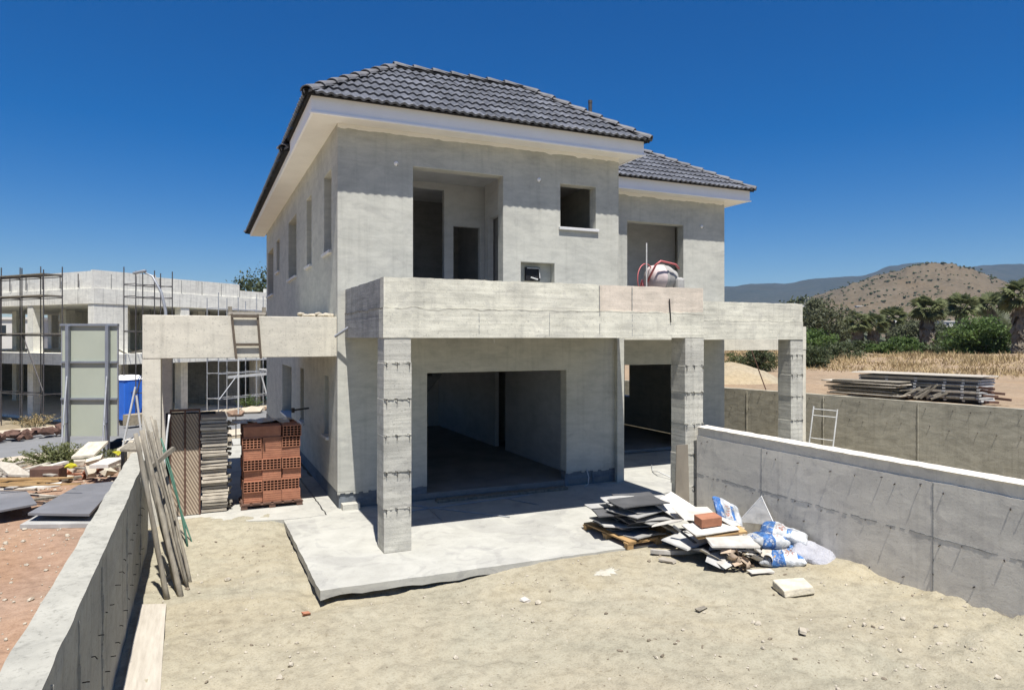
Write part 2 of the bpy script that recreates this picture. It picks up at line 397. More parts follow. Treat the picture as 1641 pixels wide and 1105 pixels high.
# ------------------------------------------------------------------ ground, road, field, hills
WLX = -0.9                                              # outer face of the left boundary wall
FW0, FWD = Vector((16.29, 18.42)), Vector((1.57, -8.50)).normalized()   # far boundary wall line
FWN = Vector((-FWD.y, FWD.x))                            # points to the field
if FWN.x < 0: FWN = -FWN
def left_h(x, y):
    t = (y-13.0)/19.0
    return 0.10 - 1.47*sm(t) + .03*fbm(x*.5, y*.5, 3) + .015*fbm(x*3, y*3, 1)
def grid(name, xs, ys, hf, mat_, kind='structure', skip=None, smooth=True):
    b = MB(); nx, ny = len(xs), len(ys)
    for y in ys:
        for x in xs: b.v.append((x, y, hf(x, y)))
    for j in range(ny-1):
        for i in range(nx-1):
            if skip and skip((xs[i]+xs[i+1])/2, (ys[j]+ys[j+1])/2): continue
            b.f.append((j*nx+i, j*nx+i+1, (j+1)*nx+i+1, (j+1)*nx+i)); b.m.append(0)
    me = b.mesh(name, mat_, smooth, recalc=False)
    o = bpy.data.objects.new(name, me); link(o); tag(o, kind=kind); return o
def rng(a, b, st):
    k = max(1, int(round((b-a)/st))); return [a+(b-a)*i/k for i in range(k+1)]
def spread(core, far_lo, far_hi, f=1.35):
    st = core[1]-core[0]; lo = []; x = core[0]; d = st
    while x > far_lo: d *= f; x -= d; lo.append(x)
    st = core[-1]-core[-2]; hi = []; x = core[-1]; d = st
    while x < far_hi: d *= f; x += d; hi.append(x)
    return lo[::-1]+core+hi
def yard_h(x, y):
    t = sm((x-2.6)/2.4)
    base = -0.105*(1-t) - .015*t
    base += .10*sm((y-10.6)/1.0)*(1-t)*sm((1.4-x)/.4)
    base -= .10*sm((8.9-y)/7)*(1-t)*.5
    # loose soil banked up against the right wall, and the lumpy right corner
    d = 7.4-x
    bank = .20*math.exp(-(d/.75)**2)*sm((7.6-y)/1.6)*max(0, .35+.9*fbm(y*1.1, 3.3, 0))
    bank += sm((x-4.6)/2)*sm((5.6-y)/1.2)*(.05*(1+fbm(x*2, y*2, 4))+.05*abs(fbm(x*5, y*5, 8)))
    # hollow under the slab's broken front edge
    e = -.06*math.exp(-((y-8.05)/.22)**2)*sm((3.6-x)/.9)*sm((x-.9)/.3)
    e += -.06*math.exp(-((x-1.2)/.16)**2)*sm((y-7.9)/.3)*sm((11.5-y)/.4)
    n = .026*fbm(x*1.3, y*1.3, 2) + .018*fbm(x*4, y*4, 6) + .010*noise.noise(Vector((x*13, y*13, 1)))
    tr = (x-2.2)*.55+(y-6.2)*.83                             # two shallow wheel ruts crossing the yard
    for q in (0, 1.5): n -= .034*math.exp(-((tr-q)/.13)**2)*(.6+.8*fbm(x*2, y*2, 9))
    lim = base+bank+e+n
    if x > 3.4 and 8.0 < y < 12: lim = min(lim, -.03)
    return lim
grid('yard', rng(-.75, 7.5, .055), rng(3.2, 12.2, .055), yard_h, yard_m)
def yard2_h(x, y): return -.05 + .03*fbm(x*.8, y*.8, 2)
grid('side_yard', rng(7.52, 17.8, .3), rng(-2, 26.5, .3), lambda x, y: yard2_h(x, y)-.05-.55*sm((x-7.7)/.5), yard_m)
grid('front_yard', rng(-.75, 7.5, .25), rng(-4, 3.2, .25), lambda x, y: yard_h(x, y) if y > 3.1 else yard2_h(x, y)-.06, yard_m)
grid('red_plot', rng(-13, WLX+.04, .14), rng(1.5, 24, .14), left_h, red_m)
RD = Vector((.85, .526)).normalized(); RN = Vector((-RD.y, RD.x)); RP = Vector((-7.8, 35.9))
def road_t(x, y): return (Vector((x, y))-RP).dot(RN)     # 0 at the far edge, -5.6 at the near edge
def ground_h(x, y):
    if x < WLX and y < 24.2 and y > 1: return left_h(x, y)-.05
    z = left_h(x, y)-.02 if y > 1 else 0
    if y < 1: z = -.3
    rt = road_t(x, y)
    z = z*(1-sm((rt+11)/5)) + (-1.39)*sm((rt+11)/5)
    t = (Vector((x, y))-FW0).dot(FWN)
    side = sm((x-4)/11) if y > 26 else (1 if t > 0 else 0)
    if -1 < x < 30 and -30 < y < 26.6 and t < .5: return -1.0
    z = z*(1-side) + .95*side
    if t > 0 and y < 30: z = -1.0 + 1.95*sm((t-1)/6)
    d = math.hypot(x, y)
    return z + .25*sm((d-120)/400)*fbm(x*.01, y*.01, 2)*6
gx = spread(rng(-26, 40, 1.0), -1500, 3500, 1.3); gy = spread(rng(-12, 62, 1.0), -600, 3500, 1.3)
grid('ground', gx, gy, ground_h, ground_m)
# road ribbon with kerb and pavement
def ribbon(name, t0, t1, z, mat_, a=-60, b_=70, st=2.0, h=None, kind='structure', jit=0):
    b = MB(); ss = rng(a, b_, st)
    for s_ in ss:
        for t in (t0, t1):
            p = RP + RD*s_ + RN*(t + jit*fbm(s_*.6, t, 5)); b.v.append((p.x, p.y, z))
    if h:
        for s_ in ss:
            for t in (t0, t1):
                p = RP + RD*s_ + RN*t; b.v.append((p.x, p.y, z-h))
    n2 = len(ss)*2
    for i in range(len(ss)-1):
        b.poly_idx = None
        b.f.append((2*i, 2*i+2, 2*i+3, 2*i+1)); b.m.append(0)
        if h:
            b.f.append((2*i, n2+2*i, n2+2*i+2, 2*i+2)); b.m.append(0)
            b.f.append((2*i+1, 2*i+3, n2+2*i+3, n2+2*i+1)); b.m.append(0)
    me = b.mesh(name, mat_); o = bpy.data.objects.new(name, me); link(o); tag(o, kind=kind); return o
ribbon('road', -6.0, 0, -1.365, asphalt_m)
ribbon('road_edge_dust', -8.0, -6.0, -1.355, pave_m, jit=.5)
ribbon('pavement', 0, 1.5, -1.23, pave_m, h=.3)

# raised field behind the far wall
def field_z(s_, t):
    return 1.16 + .05*fbm(s_*.25, t*.25, 7) + .55*sm((t-17)/9)*(1+.6*fbm(s_*.07, t*.07, 1)) - .9*sm((t-34)/22)
b = MB(); ss = spread(rng(-34, 26, .6), -160, 260, 1.3); ts = rng(.12, 30, .5)+[33, 38, 45, 55, 70, 90, 130, 200]
for s_ in ss:
    for t in ts:
        p = FW0 + FWD*s_ + FWN*t; b.v.append((p.x, p.y, field_z(s_, t)))
for i in range(len(ss)-1):
    for j in range(len(ts)-1):
        k = len(ts); b.f.append((i*k+j, (i+1)*k+j, (i+1)*k+j+1, i*k+j+1)); b.m.append(0)
o = bpy.data.objects.new('field', b.mesh('field', field_m, True)); link(o); tag(o, kind='structure')
def field_at(x, y):
    d = Vector((x, y))-FW0; return field_z(d.dot(FWD), d.dot(FWN))

# hills: polar strips seen behind the trees (direction from the view axis, distance, height)
TH = math.atan(500/1105.); cT, sT = math.cos(TH), math.sin(TH)
def at(px_, dist):                                       # bearing of the photograph's column -> ground point at a depth
    r = (px_-820.5)/1105.*dist; return Vector((cT*r+sT*dist, -sT*r+cT*dist))
def ridge(name, prof, dist, depth, mat_, rough, res=140, fscale=.01, base=-30):
    """prof: (column, height above the camera's level in metres)"""
    b = MB(); u0, u1 = prof[0][0], prof[-1][0]; nj = 36
    for i in range(res+1):
        u = u0+(u1-u0)*i/res
        for k in range(len(prof)-1):
            if prof[k][0] <= u <= prof[k+1][0]:
                t = (u-prof[k][0])/(prof[k+1][0]-prof[k][0]); hh = prof[k][1]*(1-t)+prof[k+1][1]*t; break
        for j in range(nj+1):
            q = j/nj*2                                    # 0 foot, 1 crest, 2 back foot
            d = dist + (q-1)*depth; p = at(u, d)
            f = math.sin(min(q, 2-q)*math.pi/2)**1.25
            n_ = fbm(p.x*fscale, p.y*fscale, 9, 6)
            gul = abs(fbm(p.x*fscale*2.5, p.y*fscale*2.5, 2, 5))     # gullies run below the crest
            z = base + (hh+2.9-base)*f*(1+ rough*n_*.6*(1 if q != 1 else .35) - rough*.5*gul*min(1, abs(q-1)*3))
            b.v.append((p.x, p.y, z))
    for i in range(res):
        for j in range(nj):
            k = nj+1; b.f.append((i*k+j, (i+1)*k+j, (i+1)*k+j+1, i*k+j+1)); b.m.append(0)
    o = bpy.data.objects.new(name, b.mesh(name, mat_, True)); link(o); tag(o, kind='structure'); return o
mount_m = M_soil('mountain_scrub', (.045,.05,.04), (.022,.028,.022), (.075,.07,.055), .012, .3)
hill_m = M_soil('hill_earth', (.135,.106,.070), (.085,.068,.046), (.175,.142,.10), .05, .4)
DM = 2600.
def hm(v): return (541-v)/1105.*DM
ridge('mountains', [(700,hm(530)),(900,hm(500)),(1050,hm(475)),(1161,hm(461)),(1200,hm(458)),(1260,hm(455)),(1320,hm(447)),(1385,hm(441)),(1425,hm(430)),(1470,hm(427)),(1500,hm(424)),(1540,hm(429)),(1580,hm(424)),(1641,hm(428)),(1900,hm(440)),(2400,hm(470))], DM, 900, mount_m, .10, 260, .0035, -40)
DH = 620.
def hh_(v): return (541-v)/1105.*DH
hill = ridge('hill', [(1150,hh_(520)),(1240,hh_(497)),(1300,hh_(478)),(1360,hh_(459)),(1420,hh_(443)),(1470,hh_(433)),(1520,hh_(428)),(1560,hh_(431)),(1600,hh_(446)),(1641,hh_(466)),(1700,hh_(485)),(1900,hh_(512))], DH, 260, hill_m, .16, 220, .014, -12)

# ------------------------------------------------------------------ boundary walls
def conc_wall(name, p0, p1, nrm, th, z0, z1, mat_, label, cap=None, seg=.12, rough=.006, top_rough=.012):
    """a cast wall: gridded faces with slight unevenness; nrm = 2-D normal of the side that p0-p1 is drawn on"""
    p0 = Vector(p0); p1 = Vector(p1); nrm = Vector(nrm).normalized(); d = p1-p0; L = d.length; d.normalize()
    r_ = root(name, ((p0.x+p1.x)/2, (p0.y+p1.y)/2, z0), local=False)
    b = MB(); ns = int(L/seg); zc = [z0+(z1-z0)*k/14 for k in range(15)]
    def P(s_, off, z, k=1.0):
        n_ = rough*k*fbm(s_*2.3, z*3, off*3, 3)
        q = p0+d*s_ - nrm*(off) + nrm*n_; return (q.x, q.y, z)
    for side in (0, 1):
        b0 = len(b.v)
        for i in range(ns+1):
            s_ = L*i/ns
            for k, z in enumerate(zc):
                zz = z + (top_rough*fbm(s_*3, side, 2) if k == 14 else 0)
                b.v.append(P(s_, th*side, zz, 1 if side == 0 else -1))
        for i in range(ns):
            for k in range(14):
                q = (b0+i*15+k, b0+(i+1)*15+k, b0+(i+1)*15+k+1, b0+i*15+k+1)
                b.f.append(q if side == 0 else q[::-1]); b.m.append(0)
    n1 = (ns+1)*15
    for i in range(ns):
        b.f.append((i*15+14, (i+1)*15+14, n1+(i+1)*15+14, n1+i*15+14)); b.m.append(0)
    for i in (0, ns):
        for k in range(14):
            b.f.append((i*15+k, i*15+k+1, n1+i*15+k+1, n1+i*15+k)); b.m.append(0)
    o = b.build('wall_body', mat_, r_, smooth=False)
    tag(r_, label, 'wall')
    return r_, p0, d, nrm, L
def tie_wires(parent, p0, d, nrm, pts, up=(.03, .09), r=.004, hang=True):
    """each short cut-off tie wire is a part"""
    for (s_, z) in pts:
        b = MB(); a = Vector((*(p0+d*s_), z)); n3 = Vector((nrm.x, nrm.y, 0)); d3 = Vector((d.x, d.y, 0))
        ln = random.uniform(*up)
        b.tube([a-n3*.01, a+n3*ln*.6+d3*random.uniform(-.004,.004), a+n3*ln+d3*random.uniform(-.012,.012)-Vector((0,0,random.uniform(-.004,.02)))], r, 5)
        b.build('tie_wire', wire_m, parent)
# left wall
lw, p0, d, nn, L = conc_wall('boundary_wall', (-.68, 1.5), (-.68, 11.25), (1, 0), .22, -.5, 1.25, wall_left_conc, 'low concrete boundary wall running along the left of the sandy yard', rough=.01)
for s_ in (2.6, 3.45, 4.55, 6.5, 8.2):                    # formwork joints: narrow proud fins
    b = MB(); y = 1.5+s_
    zz = rng(-.3, 1.16, .07)
    for k in range(len(zz)-1): b.box(-.682, -.667+random.uniform(-.006,.004), y-.006, y+.006+random.uniform(-.003,.004), zz[k], zz[k+1])
    b.build('formwork_fin', wall_left_conc, lw)
tie_wires(lw, p0, d, nn, [(1.5+i*.36+random.uniform(-.05,.05), z+random.uniform(-.04,.04)) for i in range(20) for z in (.25, .72)], up=(.02,.05), r=.004)
# right wall: face to the yard (towards -x), cap lip near the top
rw, p0, d, nn, L = conc_wall('boundary_wall', (7.42, 1.0), (7.42, 9.05), (-1, 0), .2, -.5, 1.30, wall_conc, 'grey concrete wall on the right, from the porch column past the cement bags', rough=.0025)
b = MB(); ys = rng(1.0, 9.05, .10)
prof = []
for y in ys:
    j = .006*fbm(y*4, 1, 1); lip = .010+.008*fbm(y*2.2, 8, 2)
    prof.append([(7.442+j*.3, y, 1.290), (7.442+j*.3, y, 1.315+.012*fbm(y*5, 3, 3)), (7.440+j*.3, y, 1.435), (7.414+j*.4, y, 1.446+.008*fbm(y*6,2,1)), (7.63, y, 1.46+.008*fbm(y*5,5,5)), (7.63, y, 1.296)])
for pr_ in prof: b.v += pr_
for i in range(len(ys)-1):
    for k in range(6):
        b.f.append((i*6+k, (i+1)*6+k, (i+1)*6+(k+1)%6, i*6+(k+1)%6)); b.m.append(0)
b.f.append(tuple(range(6))); b.m.append(0); b.f.append(tuple((len(ys)-1)*6+k for k in range(6))[::-1]); b.m.append(0)
b.build('wall_coping', wall_conc, rw)
b = MB(); yy = rng(1.0, 9.05, .06)                        # ragged pour joint, a thin proud line
for i in range(len(yy)-1):
    z = .69 + .012*fbm(yy[i]*2, 1, 4) + random.uniform(-.004,.004)
    if random.random() < .8: b.box(7.4185-random.uniform(0,.003), 7.424, yy[i], yy[i+1]+.003, z-.006, z+random.uniform(.001,.008))
tag(b.build('pour_joint', concrete_grey, rw), kind='stuff')
for y in (5.05, 7.62):
    b = MB(); zz = rng(-.2, 1.29, .05)
    for k in range(len(zz)-1): b.box(7.4175-random.uniform(0,.003), 7.424, y-.006, y+.006, zz[k], zz[k+1]+.002)
    b.build('formwork_fin', concrete_grey, rw)
tie_wires(rw, p0, d, nn, [(1.2+i*.27+random.uniform(-.12,.12), z+random.uniform(-.05,.04)) for i in range(28) for z in (.66, 1.22) if random.random() < .62]+[(1.3+i*.45+random.uniform(-.1,.1), random.uniform(.1,.5)) for i in range(14)], up=(.010,.034), r=.006)
# far wall, turned a little, holding the raised field back
a0 = FW0 - FWD*14; a1 = FW0 + FWD*26
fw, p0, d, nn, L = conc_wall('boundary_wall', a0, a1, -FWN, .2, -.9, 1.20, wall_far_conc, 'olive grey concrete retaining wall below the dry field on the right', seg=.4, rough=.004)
tie_wires(fw, p0, d, nn, [(10+i*.55+random.uniform(-.15,.15), z+random.uniform(-.05,.05)) for i in range(34) for z in (.55, 1.05)], up=(.02,.05), r=.008)
for s_ in rng(1.5, 39, 2.6):
    b = MB(); q = p0+d*s_; zz = rng(-.7, 1.15, .1)
    for k in range(len(zz)-1): b.obox(Matrix.Translation((q.x-FWN.x*.006, q.y-FWN.y*.006, (zz[k]+zz[k+1])/2)) @ Matrix.Rotation(math.atan2(d.y, d.x), 4, 'Z'), .014, .03+random.uniform(-.008,.008), zz[k+1]-zz[k])
    b.build('formwork_fin', wall_far_conc, fw)

# ------------------------------------------------------------------ terrace slab
def slab(name, pts, z0, z1, mat_, seg=.12, jag=0.0):
    """plan polygon with ragged cast edge"""
    ring = []
    for i in range(len(pts)):
        a = Vector(pts[i]); c = Vector(pts[(i+1) % len(pts)]); k = max(1, int((c-a).length/seg))
        for j in range(k):
            q = a+(c-a)*j/k
            ring.append((q.x+jag*fbm(q.x*4, q.y*4, 1), q.y+jag*fbm(q.x*4, q.y*4, 8)))
    b = MB(); n_ = len(ring)
    b.v = [(x, y, z1) for x, y in ring]+[(x, y, z0+jag*2*fbm(x*3, y*3, 5)) for x, y in ring]
    b.f.append(tuple(range(n_))); b.m.append(0)
    for i in range(n_): b.f.append((i, n_+i, n_+(i+1) % n_, (i+1) % n_)); b.m.append(0)
    o = bpy.data.objects.new(name, b.mesh(name, mat_)); link(o); tag(o, kind='structure'); return o
slab('terrace_slab', [(1.25,8.12),(7.42,7.98),(7.42,9.06),(7.9,9.06),(7.9,10.6),(12.9,10.6),(12.9,14.9),(1.9,14.9),(1.9,11.55),(1.22,11.5)], -.10, 0, slab_conc, jag=.02)
slab('carport_floor', [(-.3,12.0),(1.225,11.56),(1.88,11.58),(1.88,14.95),(2.1,14.95),(2.1,20),(-.75,20),(-.75,12.1)], -.15, -.006, slab_conc, jag=.03)

# ------------------------------------------------------------------ the house
H = root('house', (7.4, 18.5, 0), local=False)
tag(H, 'unfinished two storey grey concrete twin house with dark tiled hipped roofs', 'house')
def panel(name, p0, dirv, L, nrm, th, z0, z1, holes, mat_, parent=H):
    """wall of thickness th behind the face drawn at p0 + dirv*s, with real openings (s0,s1,za,zb)"""
    p0 = Vector(p0); dv = Vector(dirv); nv = Vector(nrm)
    us = sorted({0, L, *[h[0] for h in holes], *[h[1] for h in holes]})
    zs = sorted({z0, z1, *[max(z0, h[2]) for h in holes], *[min(z1, h[3]) for h in holes]})
    def solid(i, j):
        if i < 0 or j < 0 or i >= len(us)-1 or j >= len(zs)-1: return False
        u = (us[i]+us[i+1])/2; z = (zs[j]+zs[j+1])/2
        return not any(h[0] < u < h[1] and h[2] < z < h[3] for h in holes)
    def P(u, z, o): q = p0+dv*u-nv*o; return (q.x, q.y, z)
    b = MB()
    for i in range(len(us)-1):
        for j in range(len(zs)-1):
            if not solid(i, j): continue
            a, c, e, g = us[i], us[i+1], zs[j], zs[j+1]
            b.poly([P(a,e,0),P(c,e,0),P(c,g,0),P(a,g,0)]); b.poly([P(a,e,th),P(a,g,th),P(c,g,th),P(c,e,th)])
            if not solid(i-1, j): b.poly([P(a,e,0),P(a,g,0),P(a,g,th),P(a,e,th)])
            if not solid(i+1, j): b.poly([P(c,e,0),P(c,e,th),P(c,g,th),P(c,g,0)])
            if not solid(i, j-1): b.poly([P(a,e,0),P(a,e,th),P(c,e,th),P(c,e,0)])
            if not solid(i, j+1): b.poly([P(a,g,0),P(c,g,0),P(c,g,th),P(a,g,th)])
    bm_me = b.mesh(name, mat_, recalc=False)
    bm = bmesh.new(); bm.from_mesh(bm_me); bmesh.ops.remove_doubles(bm, verts=bm.verts, dist=1e-5); bmesh.ops.recalc_face_normals(bm, faces=bm.faces); bm.to_mesh(bm_me); bm.free()
    o = bpy.data.objects.new(name, bm_me); link(o, parent); o.location = -Vector(parent.location)
    if mat_ is plaster:
        md = o.modifiers.new('bevel', 'BEVEL'); md.width = .012; md.segments = 2; md.limit_method = 'ANGLE'
    return o
X0, X1, YF, YB = 2.12, 7.74, 11.85, 25.5
X2, YF2 = 12.82, 14.5
ZT = 6.56
LW = [(12.45,13.26,4.45,5.9),(14.85,15.59,4.43,5.9),(17.31,18.99,4.4,5.9),(21.18,22.08,4.86,5.82),(23.06,25.0,4.3,5.78),
      (12.75,13.22,1.1,2.2),(16.0,16.62,1.0,2.2),(18.31,20.5,.83,2.15)]
front = panel('front_wall', (X0, YF), (1, 0), X1-X0, (0, -1), .25, .28, ZT,
      [(3.70-X0, 6.53-X0, .2, 2.27), (3.44-X0, 5.18-X0, 3.15, 5.93), (6.40-X0, 7.20-X0, 5.05, 5.90), (5.55-X0, 6.27-X0, 3.85, 4.335)], plaster)
side = panel('side_wall', (X0, YF+.25), (0, 1), YB-YF-.25, (-1, 0), .25, .28, ZT, [(a-YF-.25, c-YF-.25, e, g) for a, c, e, g in LW], plaster)
panel('party_wall', (X1, YF+.25), (0, 1), YB-YF-.5, (1, 0), .22, 0.02, ZT, [], plaster)
panel('front_wall', (X1+.004, YF2), (1, 0), X2-X1-.004, (0, -1), .25, .10, ZT, [(9.62-X1, 11.30-X1, .05, 2.22), (9.72-X1, 11.45-X1, 3.15, 5.82)], plaster)
RWN = [(a+2.65, c+2.65, e, g) for a, c, e, g in LW if c+2.65 < YB-.3]
panel('side_wall', (X2, YF2+.25), (0, 1), YB-YF2-.25, (1, 0), .25, .1, ZT, [(a-YF2-.25, c-YF2-.25, e, g) for a, c, e, g in RWN], plaster)
panel('rear_wall', (X0+.25, YB), (1, 0), X2-X0-.5, (0, 1), .25, .1, ZT, [], plaster)
b = MB(); b.box(X0+.03, 3.70, YF+.03, YF+.22, 0, .277); b.box(X0+.03, X0+.24, YF+.22, YB-.05, 0, .277); b.build('plinth', plinth_stair_shade_m, H)
b = MB(); b.box(6.53, X1-.03, YF+.03, YF+.22, 0, .277); b.box(6.5, 6.58, YF+.005, YF+.03, 0, .22); b.box(7.12, 7.16, YF+.005, YF+.03, 0, .25); b.build('plinth', plinth_stair_shade_m, H)
b = MB(); b.box(X0+.06, X0+.35, YF-.16, YF+.02, 0, .10); b.build('footing_block', col_conc, H)
# ragged lower edge of the render
b = MB()
for xa, xb in ((X0, 3.70), (6.53, X1)):
    x = xa
    while x < xb-.01:
        w = min(random.uniform(.03,.09), xb-x); b.box(x, x+w, YF+.004, YF+.028, .28-random.uniform(.005,.045), .283); x += w
b.build('render_drips', plaster, H)
# bright end of the party wall by the second terrace
b = MB(); b.box(X1-.10, X1+.06, YF-.10, YF-.002, 0, 2.895); b.build('party_wall_end', plaster, H)

# floors, ceilings and rooms inside
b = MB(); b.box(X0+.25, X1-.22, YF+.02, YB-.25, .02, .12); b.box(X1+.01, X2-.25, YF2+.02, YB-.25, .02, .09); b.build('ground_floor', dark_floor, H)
b = MB(); b.box(X0+.252, X1-.222, YF+.252, YB-.252, 2.75, 3.12); b.box(X1+.004, X2-.252, YF2+.252, YB-.252, 2.75, 3.12); b.build('floor_slab', plaster_in, H)
b = MB(); b.box(X0+.252, X1-.222, YF+.252, YB-.252, 6.1, 6.4); b.box(X1+.004, X2-.252, YF2+.252, YB-.252, 6.1, 6.4); b.build('ceiling_slab', plaster_in, H)
# balcony room: back wall with a doorway, dark passage on the left, side partition with a door
panel('partition', (4.63, 13.65), (1, 0), 1.0, (0, -1), .12, 3.12, 6.1, [(.2, .80, 3.12, 5.24)], plaster_in)
panel('partition', (5.48, YF+.25), (0, 1), 1.40, (-1, 0), .12, 3.12, 6.1, [(.55, 1.22, 3.12, 5.38)], plaster_in)
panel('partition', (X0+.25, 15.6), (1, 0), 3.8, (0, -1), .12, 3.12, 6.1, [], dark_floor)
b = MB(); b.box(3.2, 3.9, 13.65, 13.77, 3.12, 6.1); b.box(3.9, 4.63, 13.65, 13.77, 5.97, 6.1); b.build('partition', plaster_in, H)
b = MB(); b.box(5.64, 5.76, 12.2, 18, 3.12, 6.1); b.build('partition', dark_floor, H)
panel('partition', (9.0, 16.2), (1, 0), 3.5, (0, -1), .12, 3.12, 6.1, [], plaster_in)
# living room: right wall with a tall doorway, stair flight at the back left
panel('partition', (6.90, YF+.25), (0, 1), 8.8, (-1, 0), .1, .12, 2.75, [(3.55, 4.2, .12, 2.75)], plaster_in)
b = MB(); b.box(3.0, 6.9, 20.9, 21.02, .12, 2.75); b.build('partition', plaster_in, H)
st = MB(); prof = [(3.60,.12),(3.84,.12),(5.97,2.62),(5.97,2.745)]     # flight rising to the right, sloping underside
x_, z_ = 5.97, 2.745
for i in range(9): x_ -= .262; prof.append((x_, z_)); z_ -= .26; prof.append((x_, z_))
for y in (16.2, 17.3): st.v += [(x, y, z) for x, z in prof]
k = len(prof); st.f.append(tuple(range(k))); st.f.append(tuple(k+i for i in range(k))[::-1]); st.m += [0, 0]
for i in range(k): st.f.append((i, k+i, k+(i+1) % k, (i+1) % k)); st.m.append(0)
st.build('staircase', plinth_stair_shade_m, H)  # dark plinth tone paints the shade on the stair flight
panel('partition', (9.2, 19.5), (1, 0), 3.3, (0, -1), .1, .09, 2.75, [], plaster_in)
# meter niche under the window
b = MB(); b.box(5.552, 6.268, YF+.16, YF+.24, 3.86, 4.33); nb = b.build('meter_niche_back', plaster, H)
b = MB(); b.box(5.70, 6.0, YF+.10, YF+.158, 4.0, 4.26); nb = b.build('meter_box', rubber_black, H)
b = MB(); b.tube([(5.72,YF+.09,4.24),(5.98,YF+.09,4.24),(5.99,YF+.08,4.05)], .012, 6); b.tube([(5.80,YF+.09,4.06),(5.94,YF+.07,4.02)], .016, 6); b.build('meter_bracket', steel_pale, nb)

# window sills
def sill(x0, x1, y0, y1, z):
    b = MB(); b.box(x0, x1, y0, y1, z-.055, z); b.build('window_sill', sill_m, H, bevel=.006)
sill(6.36, 7.25, YF-.05, YF+.2, 5.058)
for a, c, e, g in LW: sill(X0-.055, X0+.2, a-.04, c+.04, e+.008)
for a, c, e, g in RWN: sill(X2-.2, X2+.055, a-.04, c+.04, e+.008)
# small white wall lamp cups on the facade
for x, y, z in ((3.13, YF, 5.95), (5.93, YF, 5.93), (12.05, YF2, 5.83)):
    b = MB(); M = Matrix.Translation((x, y, z)) @ Matrix.Rotation(R(90), 4, 'X')
    b.lathe(M, [(0,.05),(.018,.045),(.022,.02),(.04,.012),(.04,-.01)], 12); b.build('cable_socket', white_paint, H, smooth=True)
    b = MB(); b.tube([(x,y-.03,z),(x+.02,y-.05,z-.02),(x+.01,y-.045,z-.05)], .004, 5); b.build('loose_cable', wire_m, H)

# balconies: lower beam, parapet set back a little with a ragged pour joint
def jag_band(name, x0, x1, y, z0, z1, depth, mat_, top_j=.006, parent=H, zj=None):
    """long front face as a strip with an uneven upper edge; closed box"""
    xs = rng(x0, x1, .05); b = MB(); n_ = len(xs)
    up = [z1+top_j*fbm(x*3.1, y, 3, 4)+random.uniform(-.3,.3)*top_j for x in xs]
    for x, u in zip(xs, up): b.v += [(x, y+.002*fbm(x*5,1,1), z0), (x, y+.003*fbm(x*5,2,2), u), (x, y+depth, u), (x, y+depth, z0)]
    for i in range(n_-1):
        for k in range(4): b.f.append((i*4+k, (i+1)*4+k, (i+1)*4+(k+1)%4, i*4+(k+1)%4)); b.m.append(0)
    b.f.append((0,1,2,3)); b.m.append(0); b.f.append(tuple((n_-1)*4+k for k in (3,2,1,0))); b.m.append(0)
    return b.build(name, mat_, parent)
BX0, BX1, BY, = 2.24, 7.64, 9.14
jag_band('balcony_beam', BX0, BX1, BY, 2.9, 3.315, .25, concrete, .022)
b = MB(); b.box(BX0+.004, BX0+.25, BY+.251, YF-.001, 2.9, 3.31); b.box(BX1-.25, BX1-.004, BY+.251, YF-.001, 2.9, 3.31); b.box(BX0+.251, BX1-.251, BY+.251, YF-.001, 2.902, 3.2); b.build('balcony_slab', concrete_grey, H)
jag_band('parapet', BX0+.008, 5.62, BY+.010, 3.30, 3.722, .2, concrete, .010)
jag_band('parapet', 5.622, 6.22, BY+.013, 3.30, 3.716, .2, concrete_pink, .008)
jag_band('parapet', 6.222, BX1-.006, BY+.009, 3.30, 3.72, .2, concrete_pink, .008)
b = MB()
ys = rng(BY+.212, YF-.001, .05)
for x_, w in ((BX0+.010, .19), (BX1-.2, .19)):
    b = MB()
    for i in range(len(ys)-1): b.box(x_, x_+w, ys[i], ys[i+1], 3.30, 3.715+.008*fbm(ys[i]*4, x_, 2))
    b.build('parapet_return', concrete_grey, H)
B2X1, B2Y = 12.76, 11.8
jag_band('balcony_beam', X1+.02, B2X1, B2Y, 2.86, 3.28, .25, concrete, .02)
b = MB(); b.box(B2X1-.25, B2X1-.004, B2Y+.251, YF2-.001, 2.86, 3.27); b.box(X1+.01, B2X1-.251, B2Y+.251, YF2-.001, 2.862, 3.2); b.build('balcony_slab', concrete_grey, H)
jag_band('parapet', X1+.02, B2X1-.006, B2Y+.010, 3.27, 3.685, .2, concrete, .012)
b = MB(); b.box(B2X1-.2, B2X1-.008, B2Y+.212, YF2-.001, 3.27, 3.68); b.build('parapet_return', concrete_grey, H)
def crack(x0, x1, y, z, mat_, amp=.035, w=.003):
    xs = rng(x0, x1, .035); b = MB()
    for x in xs:
        zz = z+amp*fbm(x*3.1, 4.4, 3, 5)+random.uniform(-.004,.004); ww = w*(.5+1.1*abs(fbm(x*6, 1, 7)))
        b.v += [(x, y, zz-ww), (x, y, zz+ww)]
    for i in range(len(xs)-1): b.f.append((2*i, 2*i+2, 2*i+3, 2*i+1)); b.m.append(0)
    b.build('joint_crack', mat_, H)
crack_m = M_simple('dirty_crack', (.30,.28,.23), (.17,.155,.125), 9, .95, .3)
crack(BX0, BX1, BY-.0035, 3.30, crack_m); crack(X1+.03, B2X1, B2Y-.0035, 3.265, crack_m)
b = MB(); ys = rng(BY+.02, YF-.01, .05)
for y in ys: zz = 3.30+.03*fbm(y*3, 2, 2, 5); b.v += [(BX0-.003, y, zz-.01), (BX0-.003, y, zz+.012)]
for i in range(len(ys)-1): b.f.append((2*i, 2*i+2, 2*i+3, 2*i+1)); b.m.append(0)
b.build('joint_crack', crack_m, H)
